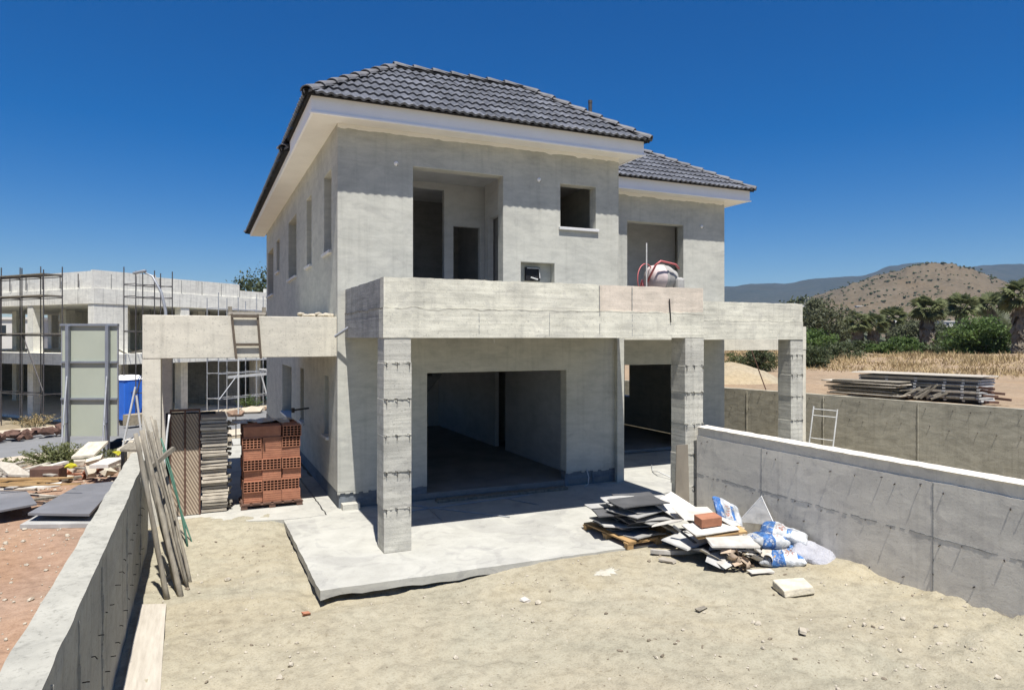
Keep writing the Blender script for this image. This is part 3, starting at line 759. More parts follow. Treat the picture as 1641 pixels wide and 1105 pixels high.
# ragged smear of render below the soffit
for x0_, x1_, y_ in ((X0, X1, YF), (X1+.3, X2, YF2)):
    xs = rng(x0_, x1_, .06); b = MB()
    for x in xs: zz = 6.47-.05*abs(fbm(x*3.3, y_, 2, 5)); b.v += [(x, y_-.0035, zz), (x, y_-.0035, 6.531)]
    for i in range(len(xs)-1): b.f.append((2*i, 2*i+2, 2*i+3, 2*i+1)); b.m.append(0)
    b.build('render_smear', soffit_m, H)
# vertical panel seams and drips on the beam
for x, za, zb in ((5.62, 2.92, 3.70), (6.22, 2.92, 3.70), (4.75, 2.92, 3.3), (3.62, 2.95, 3.29)):
    b = MB(); zz = rng(za, zb, .04)
    for k in range(len(zz)-1):
        b.box(x-.004, x+.003+random.uniform(0,.006), BY-.004+random.uniform(0,.006), BY+.02, zz[k], zz[k+1]+.002)
    tag(b.build('panel_seam', concrete_grey, H), kind='stuff')
b = MB(); b.tube([(6.93, BY-.012, 3.53), (6.96, BY-.012, 3.15)], .009, 6); b.build('steel_rod', wire_m, H)
b = MB(); b.tube([(3.98, BY+.3, 2.905), (3.985, BY+.3, 2.82)], .008, 6); b.build('steel_rod', steel_pale, H)

def column(x0, x1, y0, y1, z0, z1, joints, mat_=col_conc, wires=True):
    zs = [z0]+sorted(joints)+[z1]
    c = MB(); r_ = root('column', (0,0,0)); LOCAL.discard(r_.name); r_.parent = H; r_.location = Vector(((x0+x1)/2, (y0+y1)/2, z0))-H.location
    for k in range(len(zs)-1):
        e = [random.uniform(-.007,.007) for _ in range(4)]; b = MB()
        b.box(x0+e[0], x1+e[1], y0+e[2], y1+e[3], zs[k], zs[k+1]); b.build('column_lift', mat_, r_, bevel=.006)
    if wires:
        for z in joints:
            for t in (.08, .48, .93):
                x = x0+(x1-x0)*t; b = MB()
                b.tube([(x-.03, y0-.012, z+.01), (x, y0-.02, z+.004), (x+random.uniform(-.01,.01), y0-.018, z-random.uniform(.05,.10))], .0045, 5); b.build('tie_wire', wire_m, r_)
            b = MB(); n_ = 14
            for i in range(n_):
                a = x0+(x1-x0)*i/n_
                if random.random() < .85: b.box(a, a+(x1-x0)/n_, y0-.004-random.uniform(0,.01), y0+.02, z-.004, z+random.uniform(.002,.012))
            if b.v: b.build('joint_ridge', mat_, r_)
    return r_
J1 = [.59, 1.09, 1.58, 2.07, 2.56]
column(2.25, 2.63, 9.15, 9.52, 0, 2.9, J1)
column(7.26, 7.64, 9.15, 9.52, 0, 2.9, [.45, .98, 1.48, 2.0, 2.44])
column(12.39, 12.77, 11.81, 12.2, -.7, 2.86, [.5, 1.0, 1.55, 2.05, 2.5])
# carports
b = MB(); b.box(-.80, X0-.002, 11.9, 12.15, 2.58, 3.25); b.build('carport_beam', beam_conc, H, bevel=.008)
b = MB(); b.box(-.795, X0-.004, 12.152, 16.7, 2.72, 3.23); b.build('carport_roof', beam_conc, H)
b = MB(); b.box(-.805, -.55, 11.905, 12.30, -.3, 2.578); b.build('carport_column', beam_conc, H, bevel=.008)
b = MB(); b.box(-.80, -.55, 16.35, 16.72, -.5, 2.70); b.build('carport_column', beam_conc, H)
b = MB(); b.box(X2+.002, 15.85, 14.55, 14.8, 2.56, 3.22); b.build('carport_beam', beam_conc, H)
b = MB(); b.box(X2+.004, 15.8, 14.802, 18.6, 2.75, 3.2); b.build('carport_roof', beam_conc, H)
b = MB(); b.box(15.55, 15.85, 14.56, 14.95, -.8, 2.558); b.build('carport_column', beam_conc, H)

# ---- roofs
PITCH = .72
def make_tile():
    """one interlocking pan tile: w across, l up the slope, a wave in section, thick lower edge"""
    w, l = .305, .395; n_ = 12; b = MB()
    def prof(u): return .015*math.sin(4*math.pi*u-.6)+.004*math.sin(2*math.pi*u)
    for k, (v, h) in enumerate(((0, .052), (.02, .058), (l, .010))):
        for i in range(n_+1): u = i/n_; b.v.append(((u-.5)*w, v, prof(u)+h))
    for i in range(n_+1): u = i/n_; b.v.append(((u-.5)*w, .004, prof(u)+.012))   # lower lip
    m_ = n_+1
    for r_ in (0, 1):
        for i in range(n_): b.f.append((r_*m_+i, r_*m_+i+1, (r_+1)*m_+i+1, (r_+1)*m_+i)); b.m.append(0)
    for i in range(n_): b.f.append((3*m_+i, 3*m_+i+1, i+1, i)); b.m.append(0)
    return b
TW, TL = .30, .335
def roof(x0, x1, y0, y1, ze, pitch, label_part, tiled):
    """hipped roof; every tile of the slopes in tiled is a sub-part, the other slopes are one tile mass"""
    rf = root('roof', (0,0,0)); LOCAL.discard(rf.name); rf.parent = H
    rf.location = Vector(((x0+x1)/2, (y0+y1)/2, ze))-H.location
    base = Vector(((x0+x1)/2, (y0+y1)/2, ze))
    hx = min(x1-x0, y1-y0)/2
    tb = make_tile(); tme = tb.mesh('roof_tile', tile_m, recalc=False)
    A, B_, C, D = Vector((x0,y0,ze)), Vector((x1,y0,ze)), Vector((x1,y1,ze)), Vector((x0,y1,ze))
    if (x1-x0) >= (y1-y0): P1, P2 = Vector((x0+hx,y0+hx,ze+pitch*hx)), Vector((x1-hx,y0+hx,ze+pitch*hx))
    else: P1, P2 = Vector((x0+hx,y0+hx,ze+pitch*hx)), Vector((x0+hx,y1-hx,ze+pitch*hx))
    if (x1-x0) >= (y1-y0): slopes = {'front': (A,B_,P2,P1), 'right': (B_,C,P2), 'back': (C,D,P1,P2), 'left': (D,A,P1)}
    else: slopes = {'front': (A,B_,P1), 'right': (B_,C,P2,P1), 'back': (C,D,P2), 'left': (D,A,P1,P2)}
    deck = MB()
    for q in slopes.values(): deck.poly([tuple(p) for p in q])
    deck.poly([tuple(p) for p in (D, C, B_, A)])
    deck.build('roof_deck', dark_m, rf)
    for key, q in slopes.items():
        a, c = q[0], q[1]; e = (c-a); L = e.length; e.normalize()
        nrm = (c-a).cross(q[2]-a).normalized()
        if nrm.z < 0: nrm = -nrm
        up = nrm.cross(e); up = up if up.z > 0 else -up
        Ls = (q[2]-a).dot(up)
        poly2 = [((p-a).dot(e), (p-a).dot(up)) for p in q]
        nr = int(Ls/TL)+1; rest = MB()
        for r_ in range(nr):
            nt_ = int(L/TW)+2
            for i in range(nt_):
                cx = (i+.5)*TW; vy = r_*TL-.045
                jz = random.uniform(-.004,.004); jr = random.uniform(-.012,.012)
                M2 = Matrix.Translation((cx, vy, .012+jz)) @ Matrix.Rotation(jr, 4, 'Z')
                # sides of the slope polygon as clip lines (left hip, right hip, ridge)
                lines = []
                k = len(poly2)
                for s_ in range(1, k):
                    p, q2 = poly2[s_], poly2[(s_+1) % k]
                    dx, dy = q2[0]-p[0], q2[1]-p[1]; ln = math.hypot(dx, dy); lines.append((p[0], p[1], -dy/ln, dx/ln))
                cen = M2 @ Vector((0, TL/2, 0))
                ds = [(cen.x-px_)*nx+(cen.y-py_)*ny for px_, py_, nx, ny in lines]
                if min(ds) < -.30: continue
                clip = [ln for ln, d_ in zip(lines, ds) if d_ < .30]
                W3 = Matrix(((e.x, up.x, nrm.x, a.x),(e.y, up.y, nrm.y, a.y),(e.z, up.z, nrm.z, a.z),(0,0,0,1))) @ M2
                if not clip:
                    if key in tiled:
                        o = bpy.data.objects.new('roof_tile', tme); link(o, rf); o.matrix_local = Matrix.Translation(-base) @ W3
                    else: rest.add([W3 @ Vector(v) for v in tb.v], tb.f)
                    continue
                bm = bmesh.new(); vv = [bm.verts.new(M2 @ Vector(v)) for v in tb.v]
                for f in tb.f: bm.faces.new([vv[x] for x in f])
                for px_, py_, nx, ny in clip:
                    bmesh.ops.bisect_plane(bm, geom=bm.verts[:]+bm.edges[:]+bm.faces[:], plane_co=(px_, py_, 0), plane_no=(nx, ny, 0), clear_inner=True)
                if bm.faces:
                    bm.verts.ensure_lookup_table(); bm.verts.index_update()
                    W4 = Matrix(((e.x, up.x, nrm.x, a.x),(e.y, up.y, nrm.y, a.y),(e.z, up.z, nrm.z, a.z),(0,0,0,1)))
                    vs2 = [W4 @ v.co for v in bm.verts]; fs2 = [[v.index for v in f.verts] for f in bm.faces]
                    if key in tiled:
                        t2 = MB(); t2.add(vs2, fs2); t2.build('roof_tile', tile_m, rf, recalc=False)
                    else: rest.add(vs2, fs2)
                bm.free()
        if rest.v:
            o = rest.build('roof_tiles', tile_m, rf, recalc=False); tag(o, kind='stuff')
    # hip and ridge cap tiles, each a sub-part, with a black closure strip below
    def caps(p, q):
        d_ = q-p; L = d_.length; d_.normalize(); n_ = max(1, int(L/.36)); s_ = Vector((d_.y, -d_.x, 0)).normalized(); u = s_.cross(d_); u = u if u.z > 0 else -u
        cl = MB(); cl.beam(p+u*.01, q+u*.01, .22, .07, u); cl.build('ridge_closure', dark_m, rf)
        for i in range(n_):
            a = p+d_*(L*i/n_-.03); c = p+d_*(L*(i+1)/n_+.02); b = MB(); kk = 8
            for (pt, r_, lift) in ((a, .125, .062), (a+d_*.05, .125, .066), (c, .105, .035)):
                for j in range(kk+1):
                    t = math.pi*j/kk; b.v.append(tuple(pt + s_*(r_*math.cos(t)) + u*(lift+r_*.75*math.sin(t)-.03)))
            for j in range(kk+1):
                t = math.pi*j/kk; b.v.append(tuple(a + s_*(.10*math.cos(t)) + u*(.062+.10*.75*math.sin(t)-.03)))
            for r_ in (0, 1):
                for j in range(kk): b.f.append((r_*9+j, r_*9+j+1, (r_+1)*9+j+1, (r_+1)*9+j)); b.m.append(0)
            for j in range(kk): b.f.append((27+j, 27+j+1, j+1, j)); b.m.append(0)
            b.build('ridge_tile', cap_m, rf, smooth=False)
    caps(A, P1)
    if (x1-x0) >= (y1-y0): caps(P1, P2); caps(B_, P2); caps(C, P2); caps(D, P1)
    else: caps(P1, P2); caps(B_, P1); caps(C, P2); caps(D, P2)
    return rf
roof(1.57, 8.11, 11.345, 15.145, 6.80, PITCH, 'front', ('front',))
roof(1.53, 7.90, 14.40, 26.4, 6.64, .60, 'rear', ())
roof(7.6, 13.39, 14.025, 26.2, 6.80, .62, 'second', ('front',))
def eave(x0, x1, y0, y1, zb, zt, wx0, wx1, wy0, wy1):
    """white fascia board round the overhang and a flat soffit out to it"""
    b = MB(); t = .035
    b.box(x0, x1, y0, y0+t, zb, zt); b.box(x0, x0+t, y0+t, y1, zb, zt); b.box(x1-t, x1, y0+t, y1, zb, zt)
    b.build('fascia', white_paint, H)
    b = MB(); b.box(x0-.03, x1+.03, y0-.032, y0-.001, zb-.004, zb+.026); b.build('drip_edge', white_paint, H)
    b = MB(); zs = zb+.012
    b.box(x0+t, x1-t, y0+t, wy0-.001, zs, zs+.05); b.box(x0+t, wx0-.001, wy0-.001, y1, zs, zs+.05); b.box(wx1+.001, x1-t, wy0-.001, y1, zs, zs+.05)
    b.build('soffit', soffit_m, H)
eave(1.63, 8.06, 11.44, 26.3, 6.52, 6.80, X0, X1, YF, YB)
eave(8.07, 13.34, 14.12, 26.1, 6.52, 6.80, X1, X2, YF2, YB)
b = MB(); b.box(1.67, 8.02, 11.50, 26.26, 6.60, 6.64); b.build('roof_board', dark_m, H)
b = MB(); b.box(8.11, 13.30, 14.18, 26.06, 6.60, 6.64); b.build('roof_board', dark_m, H)
b = MB(); b.tube([(10.2, 17.1, 8.0), (10.2, 17.1, 9.62)], .055, 10); b.tube([(10.2, 17.1, 9.62), (10.2, 17.1, 9.70)], .062, 10); b.build('vent_pipe', steel_dark, H)

# ------------------------------------------------------------------ things standing against the house
ORD = ['first','second','third','fourth','fifth','sixth','seventh','eighth','ninth','tenth','eleventh','twelfth','thirteenth','fourteenth','fifteenth','sixteenth','seventeenth','eighteenth','nineteenth','twentieth']
ORD += ['twenty-'+w for w in ORD[:9]]
# hollow clay bricks on a pallet
def brick_mesh(hollow):
    w, dp, h = .305, .30, .183; b = MB()
    if not hollow:
        b.box(-w/2, w/2, 0, dp, 0, h)
        for k in range(1, 5): b.box(-w/2+.004, w/2-.004, -.003, .001, h*k/5-.010, h*k/5+.010)
        return b.mesh('plain_brick', brick_m)
    nc, nr = 5, 4; bx = .011; cw = (w-bx*(nc+1))/nc; ch = (h-bx*(nr+1))/nr
    xs = [-w/2]; zs = [0]
    for i in range(nc): xs += [xs[-1]+bx, xs[-1]+bx+cw]
    xs.append(w/2)
    for i in range(nr): zs += [zs[-1]+bx, zs[-1]+bx+ch]
    zs.append(h)
    for y in (0, dp):
        for i in range(len(xs)-1):
            for j in range(len(zs)-1):
                if i % 2 and j % 2: continue
                b.poly([(xs[i],y,zs[j]),(xs[i+1],y,zs[j]),(xs[i+1],y,zs[j+1]),(xs[i],y,zs[j+1])])
    for i in range(1, len(xs)-1, 2):
        for j in range(1, len(zs)-1, 2):
            a, c, e, g = xs[i], xs[i+1], zs[j], zs[j+1]; y1 = dp
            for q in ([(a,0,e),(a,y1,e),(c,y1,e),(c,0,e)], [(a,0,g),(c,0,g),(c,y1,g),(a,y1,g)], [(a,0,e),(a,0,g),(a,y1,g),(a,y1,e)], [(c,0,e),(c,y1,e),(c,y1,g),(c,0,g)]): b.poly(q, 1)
    b.poly([(-w/2,0,0),(-w/2,dp,0),(-w/2,dp,h),(-w/2,0,h)]); b.poly([(w/2,0,0),(w/2,0,h),(w/2,dp,h),(w/2,dp,0)])
    b.poly([(-w/2,0,0),(w/2,0,0),(w/2,dp,0),(-w/2,dp,0)]); b.poly([(-w/2,0,h),(-w/2,dp,h),(w/2,dp,h),(w/2,0,h)])
    return b.mesh('hollow_brick', [brick_m, brick_hole_shade], recalc=False)
bh, bp = brick_mesh(True), brick_mesh(False)
rows = ['ppp', 'hhh', 'ppp', 'hhh', 'ppp', 'hph', 'pph']
names = ['bottom', 'second', 'third', 'fourth', 'fifth', 'sixth', 'top']
for r_, row in enumerate(rows):
    for i, k in enumerate(row):
        for rank in (0, 1, 2):
            if rank == 2 and r_ < 6: continue
            kk = k if rank == 0 else 'p'
            o = bpy.data.objects.new('hollow_brick', bh if kk == 'h' else bp); link(o)
            o.location = (.81+i*.312+random.uniform(-.012,.012) + (.0 if r_ % 2 else .012), 12.50+rank*.31+random.uniform(-.02,.02)+(-.015 if kk == 'h' else 0), .092+r_*.1845)
            o.rotation_euler = (0, 0, random.uniform(-.02,.02))
            side_ = ('left', 'middle', 'right')[i]
            face = 'showing its square holes' if kk == 'h' else 'showing its ribbed side'
            if rank == 0: tag(o, f'orange hollow brick {face}, {side_} of the {names[r_]} course on the pallet', 'brick', 'bricks on the pallet')
            else: tag(o, 'orange hollow brick hidden in the rear ranks of the pallet stack', 'brick', 'bricks in the rear of the stack')
def pallet(loc, rotz, w, dp, label, mat_=wood_tan, nd=6):
    p = root('pallet', loc, rotz); tag(p, label, 'pallet')
    for i in range(nd):
        b = MB(); x = -w/2+(i+.5)*w/nd; b.box(x-w/nd*.38, x+w/nd*.38, -dp/2, dp/2, .088, .108); b.build('deck_board', mat_, p)
    for y in (-dp/2+.05, 0, dp/2-.05):
        b = MB(); b.box(-w/2, w/2, y-.045, y+.045, .068, .087); b.build('stringer_board', mat_, p)
        for x in (-w/2+.06, 0, w/2-.06):
            b = MB(); b.box(x-.05, x+.05, y-.04, y+.04, 0, .067); b.build('pallet_block', mat_, p)
    return p
pl = pallet((1.13, 12.80, -.004), 0, 1.02, .72, 'dark wooden pallet under the stack of orange bricks', rust_dark)
pl.scale = (1, 1, .86)
b = MB(); xs = rng(.45, 1.55, .08); ys = rng(12.9, 13.6, .08)
for y in ys:
    for x in xs: b.v.append((x, y, 1.40+.05*fbm(x*5, y*5, 2)+.02*fbm(x*14, y*14, 3)))
for j in range(len(ys)-1):
    for i in range(len(xs)-1):
        k = len(xs)
        if fbm(xs[i]*3, ys[j]*3, 5) > -.25: b.f.append((j*k+i, j*k+i+1, (j+1)*k+i+1, (j+1)*k+i)); b.m.append(0)
tag(b.build('plastic_sheet', plastic_clear, smooth=True), 'crumpled pale plastic sheet lying on top of the orange bricks', 'plastic sheet')
# stack of timber panels seen from their ends
for k in range(29):
    b = MB(); dx = random.uniform(-.012,.014); z = .0+k*.0545
    b.obox(Matrix.Translation((.22+dx, 12.98+random.uniform(-.03,.03), z+.03)) @ Matrix.Rotation(random.uniform(-.01,.01), 4, 'Y') @ Matrix.Rotation(random.uniform(-.015,.015), 4, 'Z'), .40+random.uniform(-.02,.02), 1.0, .040+random.uniform(-.008,.006), jit=.004)
    tag(b.build('timber_board', wood_edge), f'timber board, {ORD[k]} from the bottom of the tall stack left of the bricks', 'board', 'stacked timber boards')
for k in range(14):
    b = MB(); z = .03+k*.11+random.uniform(-.02,.02); b.obox(Matrix.Translation((.45, 12.52+random.uniform(0,.25), z)) @ Euler((random.uniform(-.3,.3), random.uniform(-.3,.3), random.uniform(-.5,.5))).to_matrix().to_4x4(), .05, .10, .045, jit=.012)
    tag(b.build('timber_offcut', wood_grey), 'small rough timber offcut poking from the right side of the panel stack', 'offcut', 'offcuts beside the panel stack')
# rusty scaffold deck standing upright
t = root('scaffold_deck', (-.215, 12.47, -.03)); tag(t, 'rusty scaffold deck of two mesh strips standing upright by the carport column', 'scaffold deck')
for x in (-.225, -.008, .21):
    b = MB(); b.box(x-.012, x+.012, -.03, .03, .0, 1.72); b.build('frame_rail', rust_dark, t)
for x in (-.117, .101):
    b = MB(); b.box(x-.094, x+.094, -.012, .012, .035, 1.68); b.build('mesh_strip', herring_m, t)
b = MB(); b.box(-.236, .222, -.035, .035, -.035, -.002); b.build('end_rail', rust_dark, t)
b = MB(); b.box(-.236, .222, -.035, .035, 1.722, 1.76); b.build('end_rail', rust_dark, t)
t.rotation_euler = (R(-3), 0, 0)
b = MB(); b.box(-.53, .25, 13.1, 13.14, -.004, 1.62)  # black sheet added where only shade lies behind the deck
tag(b.build('black_and_shade_sheet', rubber_black), 'black sheet standing in for the shade behind the rusty deck', 'sheet')
# leaning props
def pole(p0, p1, r0, r1, mat_, label, square=False, bendy=.03, name='timber_pole'):
    b = MB(); p0 = Vector(p0); p1 = Vector(p1); n_ = 9; pts = []
    off = Vector((random.uniform(-1,1), random.uniform(-1,1), 0))*bendy
    for i in range(n_+1):
        t_ = i/n_; pts.append(p0+(p1-p0)*t_+off*math.sin(t_*math.pi)+Vector((random.uniform(-.004,.004), random.uniform(-.004,.004), 0)))
    if square:
        for i in range(n_): pass
        b.beam(p0, p1, r0*2, r1*1.4, (1, .4, 0))
    else: b.tube(pts, [.84*(r0+(r1-r0)*i/n_)+random.uniform(-.004,.004) for i in range(n_+1)], 7)
    o = b.build(name, mat_, smooth=not square)
    tag(o, label, 'pole', 'poles leaning on the left wall'); return o
PB = 'grey timber pole leaning on the left boundary wall'
pole((-.33, 8.84, -.17), (-.66, 8.87, 1.82), .036, .033, wood_grey, 'thick grey timber pole, nearest of the bundle leaning on the left wall')
pole((-.19, 8.86, -.17), (-.64, 9.45, 1.78), .040, .033, wood_grey, PB+', second from the front')
pole((-.22, 9.0, -.17), (-.60, 9.9, 1.72), .033, .028, wood_grey, 'rough grey timber pole, third from the front of the leaning bundle')
pole((-.12, 9.12, -.17), (-.62, 9.45, 1.95), .022, .016, wood_grey, 'thin dark stick reaching highest in the leaning pole bundle')
pole((-.13, 9.28, -.17), (-.60, 10.5, 1.62), .036, .03, wood_grey, 'knotty timber pole in the middle of the leaning bundle')
pole((-.14, 9.62, -.17), (-.60, 10.9, 1.48), .028, .026, wood_grey, 'timber pole standing farthest right in the leaning bundle')
pole((-.20, 9.75, -.17), (-.60, 11.2, 1.70), .03, .026, wood_grey, 'square timber batten at the back of the leaning pole bundle', True)
pole((-.28, 9.45, -.17), (-.64, 10.2, 1.35), .03, .028, wood_grey, 'short timber pole tucked against the wall behind the leaning bundle')
pole((-.24, 9.2, -.17), (-.62, 9.2, 1.7), .024, .02, wood_grey, 'slim grey stick between the first two poles of the leaning bundle')
pole((-.10, 9.4, -.17), (-.58, 10.1, 1.88), .026, .022, wood_grey, 'slim timber pole rising high in the middle of the leaning bundle')
pole((-.15, 10.9, -.15), (-.52, 11.4, 1.42), .016, .016, green_rod, 'green plastic pipe leaning behind the timber poles, the left one', name='plastic_pipe')
pole((-.08, 11.0, -.15), (-.50, 11.6, 1.22), .014, .014, green_rod, 'green plastic pipe leaning behind the timber poles, the right one', name='plastic_pipe')
pole((-.52, 11.65, .6), (-.43, 11.85, 1.72), .018, .016, steel_pale, 'pale thin rod leaning against the carport column', name='steel_rod')
b = MB(); b.beam((-.56, 9.6, 1.30), (-.30, 9.75, 1.50), .05, .05); tag(b.build('timber_offcut', wood_grey), 'short square timber lying across the leaning poles', 'offcut')
for k, (x, y) in enumerate(((-.45, 9.35), (-.40, 9.6), (-.33, 9.45))):
    b = MB(); b.beam((x, y, -.13), (x+.1, y+random.uniform(-.15,.15), -.09+.04*k), .035, .035); tag(b.build('timber_offcut', wood_plank), ('pale wood scrap in the wall shadow behind the pole feet, nearest the wall', 'pale wood scrap behind the pole feet, the farthest one', 'pale wood scrap lying between the pole feet')[k], 'offcut')
# plank on the sand
b = MB(); b.add([(-.60,6.2,-.13),(-.30,6.2,-.13),(-.345,8.62,-.105),(-.60,8.72,-.105),(-.60,6.2,-.095),(-.30,6.2,-.095),(-.345,8.62,-.07),(-.60,8.72,-.07)], [(0,3,2,1),(4,5,6,7),(0,1,5,4),(1,2,6,5),(2,3,7,6),(3,0,4,7)])
tag(b.build('plank', wood_plank), 'pale wooden plank lying on the sand beside the left wall', 'plank')
# ladder hooked over the carport beam, small deck on it
t = root('ladder', (.66, 11.86, 2.58)); tag(t, 'short brown steel ladder hooked over the carport beam', 'ladder')
for xa, xb in ((-.20, -.13), (.19, .24)):
    b = MB(); b.beam((xa, .015, .70), (xb, .0, -.02), .035, .022, (0,1,0)); b.build('ladder_rail', ladder_m, t)
for z, x0, x1 in ((.665, -.19, .20), (.21, -.15, .21)):
    b = MB(); b.beam((x0, .0, z), (x1, .0, z), .02, .045); b.build('rung', ladder_m, t)
b = MB(); b.tube([(-.1, .01, .0), (-.1, .02, -.9)], .012, 6); b.build('hanging_rod', steel_pale, t)
b = MB()
for k in range(5): b.box(.42, .98, 11.92+k*.11, 12.01+k*.11, 3.275+.006*(k%2), 3.315+.006*(k%2))
b.box(.45, .95, 11.93, 12.44, 3.252, 3.274)
tag(b.build('timber_deck', wood_plank), 'small weathered timber deck lying on the carport beam above the ladder', 'deck')
for k, x in enumerate((.44, .955)):
    b = MB(); b.box(x-.03, x+.03, 11.94, 11.99, 3.322, 3.40); tag(b.build('timber_offcut', wood_grey), 'little upright timber end on the beam deck, ' + ('left', 'right')[k] + ' one', 'offcut')
# bushes of rubble on the carport roof by the corner
b = MB()
for i in range(16): b.ico((random.uniform(1.55,2.05), random.uniform(11.98,12.3), 3.27+random.uniform(0,.04)), .07, .06, .035)
tag(b.build('rubble', stone_m), 'rubble on the carport roof at the house corner', 'rubble', kind='stuff')
# adjustable prop sticking out at the corner
t = root('scaffold_prop', (2.06, 11.55, 2.92)); tag(t, 'grey steel prop with a clamp jutting out at the house corner', 'prop')
b = MB(); b.tube([(0,.2,0),(.36,-.06,.27)], .024, 8); b.build('tube', steel_grey, t)
b = MB(); b.tube([(.22,.03,.16),(.36,-.06,.27)], .034, 8); b.build('sleeve', steel_grey, t)
b = MB(); b.tube([(.28,-.05,.19),(.33,-.08,.16),(.31,-.10,.12),(.26,-.08,.13)], .010, 6); b.build('clamp', steel_dark, t)
t = root('scaffold_bracket', (2.0, 15.2, 1.35)); tag(t, 'short steel pipe with a clamp jutting from the shaded side wall', 'bracket')
b = MB(); b.tube([(.12,.0,.05),(-.22,-.12,.03)], .02, 6); b.build('tube', steel_dark, t)
b = MB(); b.tube([(-.22,-.12,-.02),(-.22,-.12,.08)], .035, 6); b.build('clamp', steel_dark, t)

# ------------------------------------------------------------------ concrete mixer on the second balcony
t = root('concrete_mixer', (9.35, 12.85, 3.2)); tag(t, 'red concrete mixer with pale drum on the right balcony', 'concrete mixer')
M = Matrix.Translation((.12, 0, 1.05)) @ Matrix.Rotation(R(90), 4, 'Y')
b = MB(); b.lathe(M, [(0,-.30),(.17,-.30),(.27,-.22),(.30,-.06),(.30,.02)], 24); b.build('drum_bottom', drum_m, t, smooth=True)
b = MB(); b.lathe(M, [(.30,.02),(.315,.03),(.315,.06),(.30,.07),(.285,.20),(.20,.36),(.19,.40),(.17,.40)], 24); b.build('drum_mouth', drum_low, t, smooth=True)
b = MB(); pts = [(-.38+.0*math.cos(a), .36*math.cos(a)-.05, 1.0+.36*math.sin(a)) for a in [2*math.pi*i/28 for i in range(29)]]
pts = [(p[0]+.30*(p[1]+.05)*1.2, p[1], p[2]) for p in pts]
b.tube([(-.32+.31*math.cos(a), -.12+.12*math.cos(a), .98+.36*math.sin(a)) for a in [2*math.pi*i/28 for i in range(29)]], .013, 6, caps=False); ring = b.build('tilt_wheel', red_paint, t, smooth=True)
for a in (.75, .75+math.pi*2/3*1.02, .75+math.pi*4/3):
    b = MB(); b.tube([(-.32,-.12,.98),(-.32+.31*math.cos(a),-.12+.12*math.cos(a),.98+.36*math.sin(a))], .010, 6); b.build('spoke', red_paint, ring)
b = MB(); b.tube([(-.22,-.02,.95),(-.22,-.34,1.30),(-.1,-.36,1.39),(.30,-.36,1.33),(.44,-.30,1.25)], .024, 8); b.build('yoke', red_paint, t, smooth=True)
for sx in (-1, 1):
    b = MB(); b.tube([(sx*.30,.05,1.0),(sx*.36,-.32,.02)], .022, 7); b.build('leg', red_paint, t)
    b = MB(); b.tube([(sx*.30,.05,1.0),(sx*.36,.38,.16)], .022, 7); b.build('leg', red_paint, t)
    w = MB(); w.lathe(Matrix.Translation((sx*.44,.38,.17)) @ Matrix.Rotation(R(90),4,'Y'), [(.05,-.04),(.15,-.045),(.17,-.03),(.17,.03),(.15,.045),(.05,.04)], 16); w.build('wheel', rubber_black, t, smooth=True)
b = MB(); b.box(.40,.62,-.30,-.02,.62,1.06); b.build('motor_housing', drum_low, t, bevel=.06)
b = MB(); b.lathe(Matrix.Translation((.18,-.25,.55)), [(0,.0),(.30,.0),(.33,.28),(.30,.32),(.28,.30),(0,.06)], 20); tub = b.build('mixing_tub', drum_low, None, smooth=True)
tub.location = Vector(t.location)+Vector((.18,-.42,.28)); tag(tub, 'grey rubber mixing tub standing just under the mixer drum', 'tub')
b = MB(); b.tube([(9.02,12.70,3.2),(9.02,12.70,5.0)], .016, 6); tag(b.build('steel_rod', steel_pale), 'pale steel rod standing upright behind the mixer wheel', 'rod')

# ------------------------------------------------------------------ boards, rubbish heap and bags by the right column
pl2 = pallet((5.87, 8.55, -.01), R(3), 1.12, 1.12, 'tan wooden pallet under the untidy grey boards')
for k in range(27):
    m_ = (board_m, board_dark, board_m, board_dark, board_m)[k % 5]
    tk = random.uniform(.010,.020); z = .108+k*.0165
    w, dp = random.uniform(.5,.98), random.uniform(.2,.7)
    sh = .22*(1-k/34)
    b = MB(); M = Matrix.Translation((5.86+random.uniform(-.22,.22)+(.06 if k > 20 else 0), 8.55+random.uniform(-.26,.26), z)) @ Euler((random.uniform(-.05,.05), random.uniform(-.02,.05), random.uniform(-.55,.35))).to_matrix().to_4x4()
    # slightly warped board
    n_ = 4; top = []; bot = []
    wx, wy = random.uniform(-.025,.025), random.uniform(-.02,.02)
    for j in range(n_+1):
        for i in range(n_+1):
            u, v = i/n_-.5, j/n_-.5; h = wx*(4*u*u)+wy*(4*v*v)
            top.append(M @ Vector((u*w, v*dp, h+tk/2))); bot.append(M @ Vector((u*w, v*dp, h-tk/2)))
    b.v = [tuple(p) for p in top+bot]; q = (n_+1)**2
    for j in range(n_):
        for i in range(n_):
            a = j*(n_+1)+i; f = (a, a+1, a+n_+2, a+n_+1); b.f.append(f); b.m.append(0); b.f.append(tuple(q+x for x in f[::-1])); b.m.append(0)
    ed = [i for i in range(n_)]+[(n_)+(n_+1)*j for j in range(n_)]+[(n_+1)*n_+i for i in range(n_, 0, -1)]+[(n_+1)*j for j in range(n_, 0, -1)]
    for i in range(len(ed)): a, c = ed[i], ed[(i+1) % len(ed)]; b.f.append((a, q+a, q+c, c)); b.m.append(0)
    tag(b.build('fibre_board', m_), f'thin {"grey" if m_ is board_m else "dark"} board, {ORD[26-k]} from the top of the untidy stack on the pallet', 'board', 'boards on the pallet')
def plate(c, w, dp, tk, rot, mat_, label, name='board', cat='board', group=None):
    b = MB(); b.obox(Matrix.Translation(c) @ Euler([R(a) for a in rot]).to_matrix().to_4x4(), w, dp, tk, jit=.015)
    return tag(b.build(name, mat_), label, cat, group)
